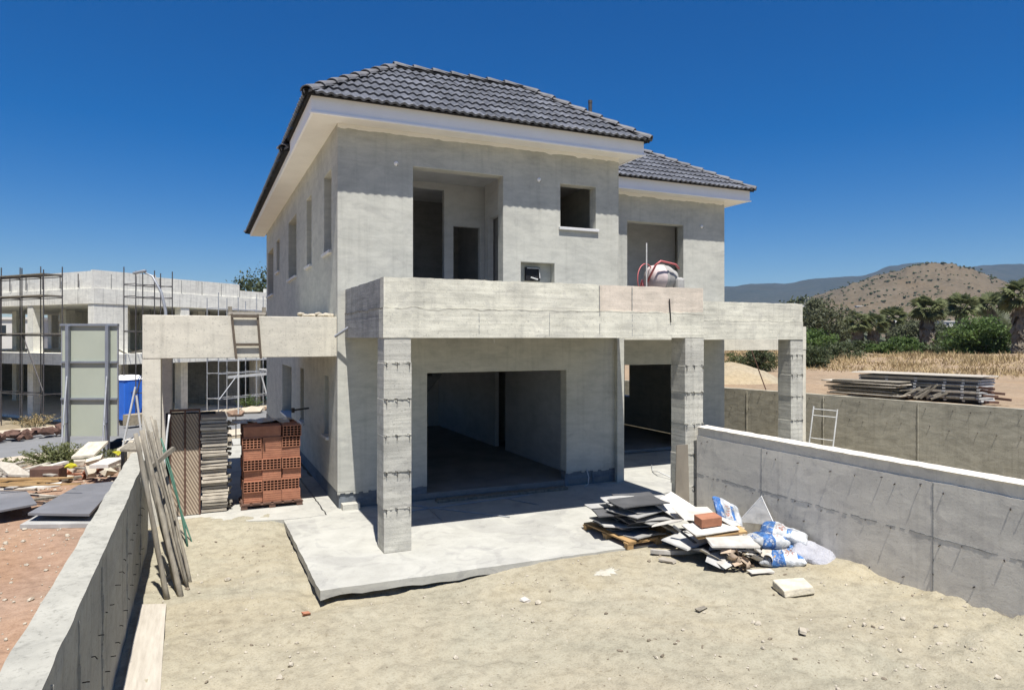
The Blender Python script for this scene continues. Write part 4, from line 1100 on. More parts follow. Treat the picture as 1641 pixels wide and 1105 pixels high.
HEAP = [((6.95,8.75,.46),.62,.55,.02,(24,-10,20),board_white,'white sheet tilted at the back of the rubbish heap'),
 ((6.62,8.45,.34),.55,.5,.015,(-16,6,40),board_white,'white sheet sloping beside the pallet boards'),
 ((7.0,8.35,.44),.7,.45,.015,(14,4,-10),board_white,'long white sheet lying behind the red brick'),
 ((6.85,7.72,.36),.85,.32,.03,(6,-3,-12),wood_tan,'orange brown timber board under the red brick'),
 ((6.78,7.78,.41),.80,.45,.018,(8,-4,-10),board_white,'pale board carrying the red brick'),
 ((6.85,7.48,.30),.78,.40,.02,(10,2,-18),board_white,'white board hanging over the front of the rubbish heap'),
 ((6.95,7.55,.22),.8,.45,.02,(3,5,-25),board_m,'grey board under the white board of the rubbish heap'),
 ((6.75,7.75,.16),.75,.5,.02,(-4,3,10),board_dark,'dark board low in the rubbish heap'),
 ((7.12,7.85,.45),.42,.40,.02,(22,12,30),board_white,'square pale sheet propped up right of the red brick'),
 ((6.55,7.95,.26),.05,.62,.02,(30,0,32),board_dark,'narrow dark strip sloping at the left of the heap'),
 ((6.72,8.05,.22),.9,.6,.02,(2,-8,5),board_m,'grey board at the bottom of the heap'),
 ((6.95,7.08,.025),.36,.16,.015,(2,-2,-20),board_white,'flat pale scrap on the sand before the cement bags')]
for c, w, dp, tk, rot, m_, lab in HEAP: plate((c[0]-.66, c[1]-.60, c[2]), w*.8, dp*.8, tk, rot, m_, lab)
b = MB(); b.box(-.15,.15,-.10,.10,0,.12); o = b.build('hollow_brick', brick_m, bevel=.008); o.location = (6.12, 7.24, .435); o.rotation_euler = (R(5), R(-3), R(-10)); tag(o, 'single red brick lying on the white boards of the rubbish heap', 'brick')
for k in range(8):
    plate((6.4+random.uniform(-.35,.35), 7.35+random.uniform(-.3,.7), .06+random.uniform(0,.14)), random.uniform(.3,.6), random.uniform(.2,.5), .02, (random.uniform(-20,20), random.uniform(-20,20), random.uniform(0,180)), (board_m, board_dark, board_white)[k % 3], 'broken board buried in the middle of the rubbish heap', 'board', 'board', 'broken boards in the heap')
for k in range(22):
    a = random.uniform(0, 6.28); r_ = random.random()**.6
    c = (6.35+.62*r_*math.cos(a), 7.15+.55*r_*math.sin(a), .40-.30*r_+random.uniform(-.05,.08))
    m_ = (board_white, board_m, card_m, wood_plank)[k % 4]
    plate(c, random.uniform(.08,.34), random.uniform(.05,.22), .008, (random.uniform(-28,28), random.uniform(-28,28), random.uniform(0,180)), m_, {id(board_white): 'small white sheet scrap on the rubbish heap', id(board_m): 'small grey board scrap on the rubbish heap', id(card_m): 'small brown cardboard piece on the rubbish heap', id(wood_plank): 'small wood splinter board on the rubbish heap'}[id(m_)], 'sheet_scrap', 'scrap', ('white sheet scraps', 'grey board scraps', 'cardboard pieces', 'wood splinters')[k % 4])
# curled scraps of cardboard and paper at the foot of the heap
for k in range(26):
    c = Vector((6.36+random.uniform(-.30,.25), 6.72+random.uniform(-.12,.22), .05+random.uniform(0,.15))); b = MB()
    n_ = 6; R0 = random.uniform(.03,.08); L = random.uniform(.08,.20); E = Euler((random.uniform(0,6), random.uniform(0,6), random.uniform(0,6))).to_matrix()
    ang = random.uniform(1.2, 3.6)
    for i in range(n_+1):
        a = ang*i/n_
        for y in (-L/2, L/2): b.v.append(tuple(c+E @ Vector((R0*math.cos(a), y, R0*math.sin(a)))))
    for i in range(n_): b.f.append((2*i, 2*i+1, 2*i+3, 2*i+2)); b.m.append(0)
    o = b.build('cardboard_scrap', card_m if k % 3 else board_white, smooth=True)
    tag(o, 'curled torn cardboard scrap at the foot of the rubbish heap' if k % 3 else 'curled white paper scrap at the foot of the rubbish heap', 'scrap', 'cardboard scraps' if k % 3 else 'paper scraps')
# curved white strip on the sand
b = MB(); n_ = 16
for i in range(n_+1):
    a = R(205+70*i/n_); x, y = 6.17+.68*math.cos(a), 7.86+.41*math.sin(a)
    for dx in (0, .055):
        for z in (.0, .05): b.v.append((x*1.0+dx*math.cos(a), y+dx*math.sin(a)*1.0, z+.012))
for i in range(n_):
    k, q = i*4, i*4+4
    for a, c in ((0,1),(1,3),(3,2),(2,0)): b.f.append((k+a, k+c, q+c, q+a)); b.m.append(0)
b.f.append((0,1,3,2)); b.m.append(0); b.f.append((n_*4, n_*4+2, n_*4+3, n_*4+1)); b.m.append(0)
tag(b.build('curved_strip', board_white), 'curved white strip lying on the sand before the pallet', 'strip')
# cement bags
def bag(loc, rot, L, Wd, Hh, seed, label, mat_=bag_m, flat=1.0, name='cement_bag'):
    rs = random.Random(seed); b = MB(); nu, nv = 34, 26; ox = rs.uniform(0, 50)
    for j in range(nv+1):
        v = -1+2*j/nv
        for i in range(nu):
            a = 2*math.pi*i/nu; ca, sa = math.cos(a), math.sin(a)
            e = (1-abs(v)**3.2)**.5                        # pinched, sewn ends
            y = Wd/2*math.copysign(abs(ca)**.62, ca)*(.86+.14*e); z = Hh/2*math.copysign(abs(sa)**.8, sa)*max(.06, e)
            x = v*L/2
            n_ = fbm(x*5+ox, y*5, z*5, 3)
            crease = .045*abs(noise.noise(Vector((x*7+ox, y*6, z*6))))+.02*abs(noise.noise(Vector((x*17+ox, y*15, 2))))
            k = 1+.16*n_
            b.v.append((x+.02*n_, y*k, max(-Hh/2*.9, z*k-crease*max(0, z/Hh*2))))
    for j in range(nv):
        for i in range(nu): b.f.append((j*nu+i, j*nu+(i+1) % nu, (j+1)*nu+(i+1) % nu, (j+1)*nu+i)); b.m.append(0)
    b.f.append(tuple(range(nu))[::-1]); b.m.append(0); b.f.append(tuple(nv*nu+i for i in range(nu))); b.m.append(0)
    me = b.mesh(name, mat_, True); o = bpy.data.objects.new(name, me); link(o); o.location = loc; o.rotation_euler = [R(a) for a in rot]
    return tag(o, label, 'cement bag')
bag((6.62,7.42,.50), (50,24,6), .54, .36, .13, 1, 'white and blue paper bag standing tilted at the back of the heap')
bag((7.08,6.86,.30), (8,10,-50), .58, .36, .20, 2, 'blue and white cement bag lying on top by the wall')
bag((6.74,6.82,.26), (-6,6,-10), .50, .34, .20, 3, 'blue fronted cement bag lying left on the other bags')
bag((6.76,6.62,.09), (5,-3,-35), .58, .38, .19, 4, 'crumpled cement bag lying lowest on the sand')
bag((6.95,6.68,.12), (4,8,-60), .52, .34, .18, 5, 'cement bag wedged under the others in the middle')
bag_w = M_simple('white_woven_bag', (.43,.43,.45), (.29,.29,.32), 6, .6, .9, .03)
bag((7.18,6.46,.13), (12,20,-52), .52, .46, .16, 6, 'plain white sack slumped at the right end of the bags', bag_w)
# thin clear-ish plastic sheet standing against the wall, folded to a peak
b = MB(); A = [(7.16,7.80,.22),(7.37,7.57,.62),(7.35,7.30,.27)]; n_ = 8
for j in range(n_+1):
    for i in range(n_+1-j):
        u, v = i/n_, j/n_; p = Vector(A[0])*(1-u-v)+Vector(A[2])*u+Vector(A[1])*v
        b.v.append((p.x-.035*abs(fbm(p.y*6, p.z*6, 2)), p.y, p.z))
idx = {}; k = 0
for j in range(n_+1):
    for i in range(n_+1-j): idx[(i,j)] = k; k += 1
for j in range(n_):
    for i in range(n_-j):
        b.f.append((idx[(i,j)], idx[(i+1,j)], idx[(i,j+1)])); b.m.append(0)
        if i+j < n_-1: b.f.append((idx[(i+1,j)], idx[(i+1,j+1)], idx[(i,j+1)])); b.m.append(0)
def clear_plastic():
    m, n, l, bs = nodes_of('clear_plastic')
    setin(bs, 'Base Color', (.7,.7,.69,1)); setin(bs, 'Roughness', .25); setin(bs, 'Alpha', .42)
    v = coords(n, l, 'world'); bump(n, l, bs, noise_n(n, l, v, 12, 4), .6, .02); return m
clear_m = clear_plastic()
ps = root('plastic_sheet', (7.3,7.55,.22), local=False); tag(ps, 'peaked clear plastic sheet leaning on the wall above the bags', 'plastic sheet')
b.build('film', clear_m, ps, smooth=True)
e = MB(); e.tube([A[0], A[1], A[2]], .011, 6); e.build('folded_edge', plastic_clear, ps)
# pale block on the sand
b = MB(); b.obox(Matrix.Translation((6.19,5.86,.05)) @ Euler((R(3),R(-4),R(-24))).to_matrix().to_4x4(), .40, .30, .09, jit=.03)
tag(b.build('foam_block', foam_m, bevel=.015), 'cream coloured flat block lying alone on the sand', 'block')
# brown board leaning at the right column
b = MB(); b.add([(7.02,9.10,0),(7.27,9.04,0),(7.30,9.125,1.15),(7.08,9.135,1.15),(7.025,9.115,0),(7.275,9.055,0),(7.30,9.14,1.15),(7.08,9.15,1.15)], [(0,1,2,3),(7,6,5,4),(0,4,5,1),(1,5,6,2),(2,6,7,3),(3,7,4,0)])
tag(b.build('board', board_brown), 'tall brown board leaning on the right porch column', 'board')
# steel rods and battens lying in the porch
for p, q, lab in (((3.3,11.6,.012),(4.55,10.15,.012),'thin steel rod lying slanted on the porch slab before the opening'),((2.75,11.15,.012),(5.6,11.45,.012),'long thin rod lying along the porch slab'),((3.55,11.5,.012),(3.5,10.35,.012),'short rod lying across the porch slab'),((5.0,11.4,.012),(5.35,10.7,.012),'short dark rod lying right of the others on the porch slab')):
    b = MB(); b.tube([p, q], .011, 6); tag(b.build('steel_rod', steel_grey), lab, 'rod')
b = MB(); b.box(3.8, 6.4, YF-.30, YF-.12, .004, .05); tag(b.build('batten', wood_grey), 'long flat timber batten at the threshold of the big opening', 'batten')
b = MB(); b.tube([(6.98,YF-.01,.3),(7.0,YF-.06,.15),(6.95,YF-.12,.03),(6.75,YF-.3,.015)], .012, 6); tag(b.build('conduit', steel_pale, smooth=True), 'pale conduit hanging out of the wall foot beside the opening', 'conduit')
b = MB(); b.tube([(9.3,12.9,.02),(8.9,12.3,.02),(8.75,11.9,.1),(8.8,11.4,.02)], .012, 6); tag(b.build('conduit', steel_pale, smooth=True), 'loose conduit lying on the bright second terrace', 'conduit')
t = root('scaffold_section', (15.95, 14.2, -.66), math.atan2(FWD.y, FWD.x)); tag(t, 'pale steel scaffold frame leaning on the far wall', 'scaffold frame')
for x in (-.36, .36):
    b = MB(); b.tube([(x, 0, 0), (x, .34, 1.58 if x < 0 else 1.55)], .02, 8); b.build('upright', steel_pale, t)
for z in (.68, 1.32, 1.50):
    b = MB(); b.tube([(-.36, .34*z/1.56, z), (.36, .34*z/1.56, z)], .016, 8); b.build('rail', steel_pale, t)

# ------------------------------------------------------------------ stacks on the field
def on_field(s_, t_): p = FW0+FWD*s_+FWN*t_; return p
RZ = math.atan2(FWD.y, FWD.x)
for k in range(9):
    s_, t_ = 4.55+random.uniform(-.12,.12), .62+random.uniform(-.05,.05); p = on_field(s_, t_)
    b = MB(); b.obox(Matrix.Translation((p.x, p.y, 1.24+k*.052)) @ Matrix.Rotation(RZ+random.uniform(-.03,.03), 4, 'Z') @ Matrix.Rotation(random.uniform(-.02,.02), 4, 'Y'), 2.2+random.uniform(-.3,.2), .62, .028, jit=.01)
    tag(b.build('shutter_board', wood_edge if k % 2 else wood_grey), f'{"pale" if k % 2 else "grey"} shutter board, {ORD[8-k]} from the top of the low stack behind the far wall', 'board', 'low shutter stack')
for k in range(8):
    p = on_field(5.75, 1.35); t = root('shutter_board', (p.x+random.uniform(-.04,.04), p.y, 1.22+k*.078), RZ+random.uniform(-.02,.02))
    tag(t, f'framed shutter board, {ORD[7-k]} from the top of the high stack on the field', 'board', 'high shutter stack')
    b = MB(); b.box(-1.6,1.6,-.42,.42,.03,.05); b.build('face_sheet', board_m, t)
    for y in (-.42, .42):
        b = MB(); b.box(-1.6,1.6,y-.02,y+.02,-.02,.029); b.build('frame_bar', (rubber_black, wood_grey, steel_dark, wood_edge)[k % 4], t)
    for x in (-1.58,-.8,0,.75,1.2,1.58):
        b = MB(); b.box(x-.035,x+.035,-.452,.452,-.012,.0285); b.build('cross_bar', steel_pale, t)
p = on_field(5.7, 1.35); b = MB(); b.obox(Matrix.Translation((p.x, p.y, 1.875)) @ Matrix.Rotation(RZ, 4, 'Z'), 3.5, .95, .03, jit=.02); tag(b.build('sheet', wood_plank), 'pale sheet covering the top of the high panel stack', 'sheet')
for k in range(7):
    p = on_field(5.55+k*.12, .52+random.uniform(-.1,.2)); q = on_field(5.55+k*.12+random.uniform(.2,.6), .75+random.uniform(-.1,.3))
    b = MB(); b.beam((p.x,p.y,1.24),(q.x,q.y,1.34+random.uniform(0,.3)), .06, .05); tag(b.build('timber_offcut', wood_grey), 'stray timber offcut propped between the two panel stacks', 'offcut', 'offcuts at the panel stacks')
for k in range(6):
    p = on_field(7.65+random.uniform(-.15,.15), .9+random.uniform(-.2,.3)); b = MB(); a = random.uniform(0,3)
    b.beam((p.x-.18*math.cos(a),p.y-.18*math.sin(a),1.24+.07*k),(p.x+.18*math.cos(a),p.y+.18*math.sin(a),1.26+.07*k), .07, .06); tag(b.build('timber_offcut', rust_dark), 'dark stubby offcut at the right end of the panel stacks', 'offcut', 'dark offcuts at the stack end')
p = on_field(8.6, .6); q = on_field(10.6, 1.0); b = MB(); b.tube([(p.x,p.y,1.23),(q.x,q.y,1.26)], .02, 6); tag(b.build('steel_rod', rust_dark), 'rusty rod lying on the field right of the panel stacks', 'rod')
for k in range(5):
    p = on_field(-2.6+k*.42+random.uniform(-.1,.1), .35); b = MB(); b.obox(Matrix.Translation((p.x,p.y,1.24)) @ Matrix.Rotation(random.uniform(0,3),4,'Z'), .28,.18,.16, jit=.01); tag(b.build('hollow_brick', brick_m), 'loose brick on the far wall top before the sand heap', 'brick', 'loose bricks on the far wall')
# sand heap and leaning rod by the third column
b = MB(); p = on_field(-2.2, 3.2); n_ = 26
for j in range(n_+1):
    for i in range(n_+1):
        x, y = (i/n_-.5)*5.4, (j/n_-.5)*4.0; r_ = math.hypot(x/2.6, y/1.9); b.v.append((p.x+x, p.y+y, 1.0+.95*max(0, 1-r_**1.5)+.05*fbm(x*2,y*2,1)))
for j in range(n_):
    for i in range(n_): b.f.append((j*(n_+1)+i, j*(n_+1)+i+1, (j+1)*(n_+1)+i+1, (j+1)*(n_+1)+i)); b.m.append(0)
tag(b.build('sand_heap', sand_m, smooth=True), 'pale sand heap on the field behind the right carport', 'sand heap')
b = MB(); p = on_field(1.4, .3); b.tube([(p.x,p.y,1.2),(p.x-.5,p.y+.25,2.75)], .018, 6); tag(b.build('steel_rod', rust_dark), 'thin rod standing aslant beside the far right column', 'rod')

# cement spill and odd scraps on the sand
spill_m = M_simple('dried_cement', (.46,.435,.37), (.39,.36,.28), 9, .95, .4, .01)
for cx, cy, r_, lab in ((4.6, 7.35, .14, 'pale dried cement splash on the sand before the slab'),):
    b = MB(); n_ = 40; b.v.append((cx, cy, yard_h(cx, cy)+.012))
    for i in range(n_):
        a = 2*math.pi*i/n_; q = r_*(.55+.9*abs(fbm(math.cos(a)*2.2+cx, math.sin(a)*2.2, 4))); x, y = cx+q*1.5*math.cos(a), cy+q*math.sin(a); b.v.append((x, y, yard_h(x, y)+.003))
    for i in range(n_): b.f.append((0, 1+i, 1+(i+1) % n_)); b.m.append(0)
    tag(b.build('cement_splash', spill_m), lab, 'cement splash')
for k, (x, y, w, dp, m_, lab) in enumerate(((5.55,7.35,.20,.09,wood_plank,'small pale wood chip on the sand left of the rubbish heap'),(1.05,7.75,.09,.06,brick_m,'small red brick chip at the front corner of the slab'),(4.9,5.9,.14,.05,wood_grey,'short grey stick lying alone on the sand'),(3.4,7.15,.10,.08,board_white,'white chip on the sand before the slab'),(5.4,5.0,.16,.07,stone_m,'flat grey stone chip near the bottom right'))):
    b = MB(); b.obox(Matrix.Translation((x, y, yard_h(x, y)+.018)) @ Euler((random.uniform(-.15,.15), random.uniform(-.15,.15), random.uniform(0,3))).to_matrix().to_4x4(), w, dp, .025, jit=.012); tag(b.build('scrap_chip', m_), lab, 'scrap')
# loose stones in the yard: gravel nobody could count
b = MB()
for i in range(2400):
    x, y = random.uniform(-.6,7.35), random.uniform(3.6,11.3)
    if (1.2 < x < 7.5 and y > 7.95) or (fbm(x*.9, y*.9, 3) < -.1 and random.random() < .7): continue
    if y > 8 and x > 1.2: continue
    r_ = .006+.016*random.random()**4
    if random.random() < .010: r_ *= 2.0
    if x > 4.8 and y < 5.4: r_ *= 1.7
    b.ico((x, y, yard_h(x, y)+r_*.25), r_, r_*random.uniform(.6,1), r_*.7, .3, 0, random.uniform(0,6))
tag(b.build('gravel', stone_m), kind='stuff')
clod_m = M_simple('dark_clods', (.24,.20,.145), (.15,.12,.085), 12, .97, .4, .01)
b = MB()
for i in range(900):
    x, y = random.uniform(-.6,7.35), random.uniform(3.6,11.3)
    if (y > 7.9 and x > 1.1) or fbm(x*1.1, y*1.1, 13) < .02: continue
    r_ = .008+.022*random.random()**5
    b.ico((x, y, yard_h(x, y)+r_*.2), r_*1.2, r_*random.uniform(.6,1), r_*.6, .35, 0, random.uniform(0,6))
tag(b.build('clods', clod_m), kind='stuff')
b = MB()
for i in range(1500):
    x, y = random.uniform(-6,-1), random.uniform(4.5,20); r_ = .012+.03*random.random()**3
    b.ico((x, y, left_h(x, y)+r_*.3), r_, r_*.8, r_*.7, .3, 0, random.uniform(0,6))
tag(b.build('gravel', stone_m), kind='stuff')

# ------------------------------------------------------------------ left plot: rubble, sheets, weeds
def sheet(pts, tk, mat_, label, name='plywood_sheet', cat='sheet'):
    b = MB(); n_ = len(pts); b.v = [tuple(p) for p in pts]+[(p[0], p[1], p[2]-tk) for p in pts]
    b.f.append(tuple(range(n_))); b.f.append(tuple(n_+i for i in range(n_))[::-1]); b.m += [0, 0]
    for i in range(n_): b.f.append((i, n_+i, n_+(i+1) % n_, (i+1) % n_)); b.m.append(0)
    return tag(b.build(name, mat_), label, cat)
sheet([(-2.33,12.30,.30),(-1.5,11.95,.28),(-1.35,14.6,.26),(-1.95,14.3,.30)], .035, ply_dark, 'large dark grey plywood sheet lying next to the left wall')
sheet([(-2.40,12.15,.17),(-1.42,11.82,.16),(-1.25,14.4,.16),(-1.9,14.6,.18)], .06, board_m, 'pale thick sheet lying under the large dark plywood sheet')
sheet([(-3.35,14.2,.34),(-2.62,13.75,.36),(-2.30,12.75,.34),(-2.75,12.55,.32)], .03, ply_dark, 'smaller dark plywood sheet at the left edge beside the large one')
sheet([(-3.9,14.0,.33),(-3.4,13.9,.34),(-2.85,12.5,.31),(-3.5,12.4,.30)], .03, ply_dark, 'grey plywood sheet cut by the left edge of the view')
sheet([(-2.9,12.3,.08),(-1.6,11.8,.07),(-1.5,12.6,.09),(-2.8,13.1,.10)], .05, wood_plank, 'flat pale board at the very front of the rubble')
for k in range(46):
    x, y = -1.35-random.random()**.8*4.2, random.uniform(13.4, 19.0)
    a = random.uniform(-.5, .9) if k % 3 else random.uniform(0, 3); L = random.uniform(.5, 1.9)
    z = left_h(x, y)+.06+.32*random.random()*math.exp(-((y-16)/2.6)**2)
    b = MB(); M = Matrix.Translation((x, y, z)) @ Euler((random.uniform(-.1,.1), random.uniform(-.12,.12), a)).to_matrix().to_4x4()
    b.obox(M, L, random.uniform(.06,.16), random.uniform(.02,.05), jit=.008)
    m_ = (wood_plank, wood_grey, wood_plank, board_white)[k % 4]
    tag(b.build('scrap_plank', m_), {id(wood_plank): 'pale scrap plank in the rubble beyond the left wall', id(wood_grey): 'weathered grey scrap plank in the rubble beyond the left wall', id(board_white): 'white scrap strip in the rubble beyond the left wall'}[id(m_)], 'plank', {id(wood_plank): 'pale planks in the rubble', id(wood_grey): 'grey planks in the rubble', id(board_white): 'white strips in the rubble'}[id(m_)])
for k in range(9):
    x, y = -2.9+random.uniform(-.3,.5), 13.9+random.uniform(-.3,.3); a = random.uniform(-.25,.35)-.35
    b = MB(); b.beam((x-.6*math.cos(a), y-.6*math.sin(a), .44+k*.012), (x+.6*math.cos(a), y+.6*math.sin(a), .42+random.uniform(0,.1)), .025, .025)
    tag(b.build('batten', wood_tan), 'orange timber batten in the loose bundle on the rubble', 'batten', 'orange battens on the rubble')
for k in range(38):
    x, y = -1.6-random.random()*3.6, random.uniform(16.2, 19.4); s_ = random.uniform(.07,.2)
    b = MB(); b.obox(Matrix.Translation((x, y, left_h(x, y)+random.uniform(.03,.25))) @ Euler((random.uniform(-.6,.6), random.uniform(-.6,.6), random.uniform(0,3))).to_matrix().to_4x4(), s_*1.6, s_, s_*.7, jit=.03)
    m_ = (brick_m, foam_m, stone_m)[k % 3]
    nm = {id(brick_m): 'broken red brick in the rubble beyond the left wall', id(foam_m): 'cream lump of mortar in the rubble beyond the left wall', id(stone_m): 'grey stone in the rubble beyond the left wall'}[id(m_)]
    tag(b.build('rubble_piece', m_), nm, 'rubble', nm.split(' in the')[0]+' pieces')
b = MB(); b.obox(Matrix.Translation((-2.72, 16.15, .22)) @ Matrix.Rotation(R(-14), 4, 'Z'), .52, .36, .26); tag(b.build('wooden_box', rust_dark, bevel=.01), 'reddish brown box standing in the rubble', 'box')
sheet([(-3.75,16.6,.5),(-3.35,16.5,.42),(-3.0,16.25,.2),(-3.4,16.3,.24)], .04, wood_plank, 'tilted pale board left of the reddish box', 'board', 'board')
sheet([(-2.55,17.6,.32),(-2.1,17.4,.36),(-1.85,17.6,.62),(-2.25,17.75,.60)], .05, foam_m, 'pale tilted slab behind the reddish box', 'slab', 'slab')
sheet([(-2.0,15.9,.38),(-1.65,15.7,.40),(-1.4,16.4,.42),(-1.75,16.6,.40)], .07, board_white, 'pale block of boards near the wall beside a yellow scrap', 'board', 'board')
sheet([(-1.5,16.2,.62),(-1.02,16.0,.60),(-1.0,16.7,.64),(-1.4,16.9,.66)], .05, wood_grey, 'grey board bridging the dark gap at the wall end', 'board', 'board')
sheet([(-1.48,16.2,.57),(-1.42,16.15,.57),(-1.42,16.85,.57),(-1.48,16.9,.57)], .5, rubber_black, 'black board standing on edge under the grey board', 'board', 'board')
for k, (x, y, z) in enumerate(((-2.3,15.9,.40),(-1.55,16.5,.50))):
    b = MB(); b.ico((x, y, z), .11, .08, .05, .4); tag(b.build('plastic_scrap', yellow_m), ('yellow plastic scrap in the middle of the rubble', 'yellow plastic scrap near the wall end')[k], 'scrap')
b = MB()
for i in range(14): b.ico((-1.35+random.uniform(-.35,.3), 18.3+random.uniform(-.5,.5), left_h(-1.3,18.3)+random.uniform(.05,.55)), .26, .24, .2, .3)
tag(b.build('rubble', stone_m), 'heap of pale stones behind the end of the left wall', 'rubble', kind='stuff')

def leafcloud(c, rad, nclump, per, size, rs, flat=.6, clump=.34):
    """leaf-sized faces gathered in uneven clumps through a crown's volume"""
    b = MB(); c = Vector(c)
    for i in range(nclump):
        while True:
            q = Vector((rs.uniform(-1,1), rs.uniform(-1,1), rs.uniform(-1,1)))
            if .25 < q.length < 1: break
        q *= rs.uniform(.75, 1.05)
        cc = c+Vector((q.x*rad[0], q.y*rad[1], q.z*rad[2])); cr = clump*rs.uniform(.55,1.3)
        for k in range(per):
            d = Vector((rs.gauss(0,.45), rs.gauss(0,.45), rs.gauss(0,.38)))
            p = cc+Vector((d.x*cr*rad[0], d.y*cr*rad[1], d.z*cr*rad[2]))
            s_ = size*rs.uniform(.6,1.4); E = Euler((rs.uniform(-1.2,1.2), rs.uniform(-1.2,1.2), rs.uniform(0,6.28))).to_matrix()
            a, e = E @ Vector((s_,0,0)), E @ Vector((0,s_*flat,0))
            k0 = len(b.v); b.v += [tuple(p-a), tuple(p-e*.8+a*.1), tuple(p+a), tuple(p+e*.8+a*.1)]; b.f.append((k0,k0+1,k0+2,k0+3)); b.m.append(0)
    return b
def weed(loc, w, h, nst, seed, label, mat_=leaf_dry, name='weed_bush'):
    rs = random.Random(seed); t = root(name, loc); tag(t, label, 'weeds')
    b = MB(); lf = MB()
    for i in range(nst):
        a = rs.uniform(0,6.28); r_ = rs.uniform(.1,1)*w; z = h*rs.uniform(.5,1)*(1-.35*r_/w)
        x0, y0 = .25*r_*math.cos(a), .25*r_*math.sin(a); p = Vector((x0,y0,0)); q = Vector((r_*math.cos(a), r_*math.sin(a), z))
        b.tube([p, (p+q)/2+Vector((0,0,.1*h)), q], .006, 4)
        for k in range(14):
            tt = rs.uniform(.25,1.02); pp = p+(q-p)*tt+Vector((rs.gauss(0,.04), rs.gauss(0,.04), .1*h*math.sin(tt*3.1)))
            E = Euler((rs.uniform(-1,1), rs.uniform(-1,1), rs.uniform(0,6.28))).to_matrix(); u, v = E @ Vector((.055,0,0)), E @ Vector((0,.016,0))
            k0 = len(lf.v); lf.v += [tuple(pp-u), tuple(pp-v), tuple(pp+u), tuple(pp+v)]; lf.f.append((k0,k0+1,k0+2,k0+3)); lf.m.append(0)
    b.build('stems', leaf_dry, t, recalc=False); lf.build('foliage', mat_, t, recalc=False); return t
weed((-3.2, 20.6, left_h(-3.2,20.6)), 1.15, .75, 150, 3, 'large pale green weed bush in front of the sign board')
weed((-2.1, 21.3, left_h(-2.1,21.3)), .55, .5, 45, 4, 'small weed tuft right of the large weed bush')
weed((-4.6, 21.4, left_h(-4.6,21.4)), .6, .35, 45, 5, 'low pale weed tuft at the left edge before the road')
# black tarp hump behind the sign
b = MB(); n_ = 18
for j in range(n_+1):
    for i in range(n_+1):
        x, y = (i/n_-.5)*2.2, (j/n_-.5)*1.2; r_ = math.hypot(x/1.05, y/.6)
        b.v.append((-2.2+x, 25.6+y, left_h(-2.2,25.6)-.05+.62*max(0, 1-r_**2)**.6*(1+.3*fbm(x*3,y*3,1))))
for j in range(n_):
    for i in range(n_): b.f.append((j*(n_+1)+i, j*(n_+1)+i+1, (j+1)*(n_+1)+i+1, (j+1)*(n_+1)+i)); b.m.append(0)
tag(b.build('black_tarpaulin', rubber_black, smooth=True), 'black tarpaulin hump lying under the sign board', 'tarpaulin')
# big sign board seen from behind
t = root('sign_board', (-3.15, 25.15, left_h(-3.15,25.15)), math.atan2(-.71, 1.57)); zb = -left_h(-3.15,25.15)
tag(t, 'large pale green sign board seen from behind on two steel posts', 'sign')
zz = [(-.18, .98), (1.0, 2.13), (2.15, 3.27)]
for za, zc in zz:
    b = MB(); b.box(-.86,.86,0,.03,za+zb,zc+zb); b.build('panel', sign_m, t)
for za in (.99, 2.14):
    b = MB(); b.box(-.88,.88,-.06,-.003,za+zb-.03,za+zb+.03); b.build('cross_rail', sign_post, t)
b = MB(); b.box(-.9,.9,-.06,.05,3.272+zb,3.34+zb); b.build('cross_rail', sign_post, t)
for x in (-.62, .62):
    b = MB(); b.box(x-.05,x+.05,-.16,-.062,-.4,3.27+zb); b.build('post', sign_post, t)
for x in (-.62, .62):
    b = MB(); b.tube([(x,-.15,1.7+zb),(x+.32,-1.0,-.3)], .025, 6); b.build('strut', steel_grey, t)
    b = MB(); b.tube([(x,-.16,.25+zb),(x+.26,-.75,.25+zb)], .016, 6); b.build('brace', steel_grey, t)
for x in (-.875, .875):
    b = MB(); b.box(x-.012,x+.012,-.01,.05,-.18+zb,3.27+zb); b.build('edge_trim', steel_grey, t)
# A-frame of poles
t = root('trestle', (-1.42, 18.6, left_h(-1.42,18.6))); tag(t, 'pale A-shaped trestle of steel poles behind the left wall', 'trestle')
for x in (-.34, .24):
    b = MB(); b.tube([(x,0,0),(.02+.02*(x>0),.05,1.75 if x > 0 else 1.95)], .024, 7); b.build('leg', steel_pale, t)
b = MB(); b.tube([(-.2,0,.7),(.16,0,.72)], .016, 6); b.build('brace', steel_pale, t)
# portable toilet
t = root('portable_toilet', (-3.2, 39.0, -1.25), R(35)); tag(t, 'blue plastic portable toilet by the site fence across the road', 'toilet')
b = MB(); b.box(-.58,.58,-.58,.58,.12,2.1); body = b.build('cabin', blue_m, t, bevel=.04)
b = MB(); b.box(-.42,.42,-.605,-.582,.2,2.0); dr = b.build('door', blue_m, t, bevel=.008)
b = MB(); b.box(.30,.36,-.63,-.606,1.0,1.15); b.build('handle', rubber_black, dr)
b = MB(); b.add([(-.62,-.62,2.1),(.62,-.62,2.1),(.62,.62,2.1),(-.62,.62,2.1),(-.3,-.3,2.3),(.3,-.3,2.3),(.3,.3,2.3),(-.3,.3,2.3)], [(0,1,5,4),(1,2,6,5),(2,3,7,6),(3,0,4,7),(4,5,6,7),(3,2,1,0)]); b.build('roof', white_paint, t)
b = MB(); b.box(-.6,.6,-.6,.6,0,.118); b.build('base', rubber_black, t)
for x in (-.35,-.12,.12,.35):
    b = MB(); b.box(.582,.60,x-.03,x+.03,.3,1.95); b.build('rib', blue_m, t)
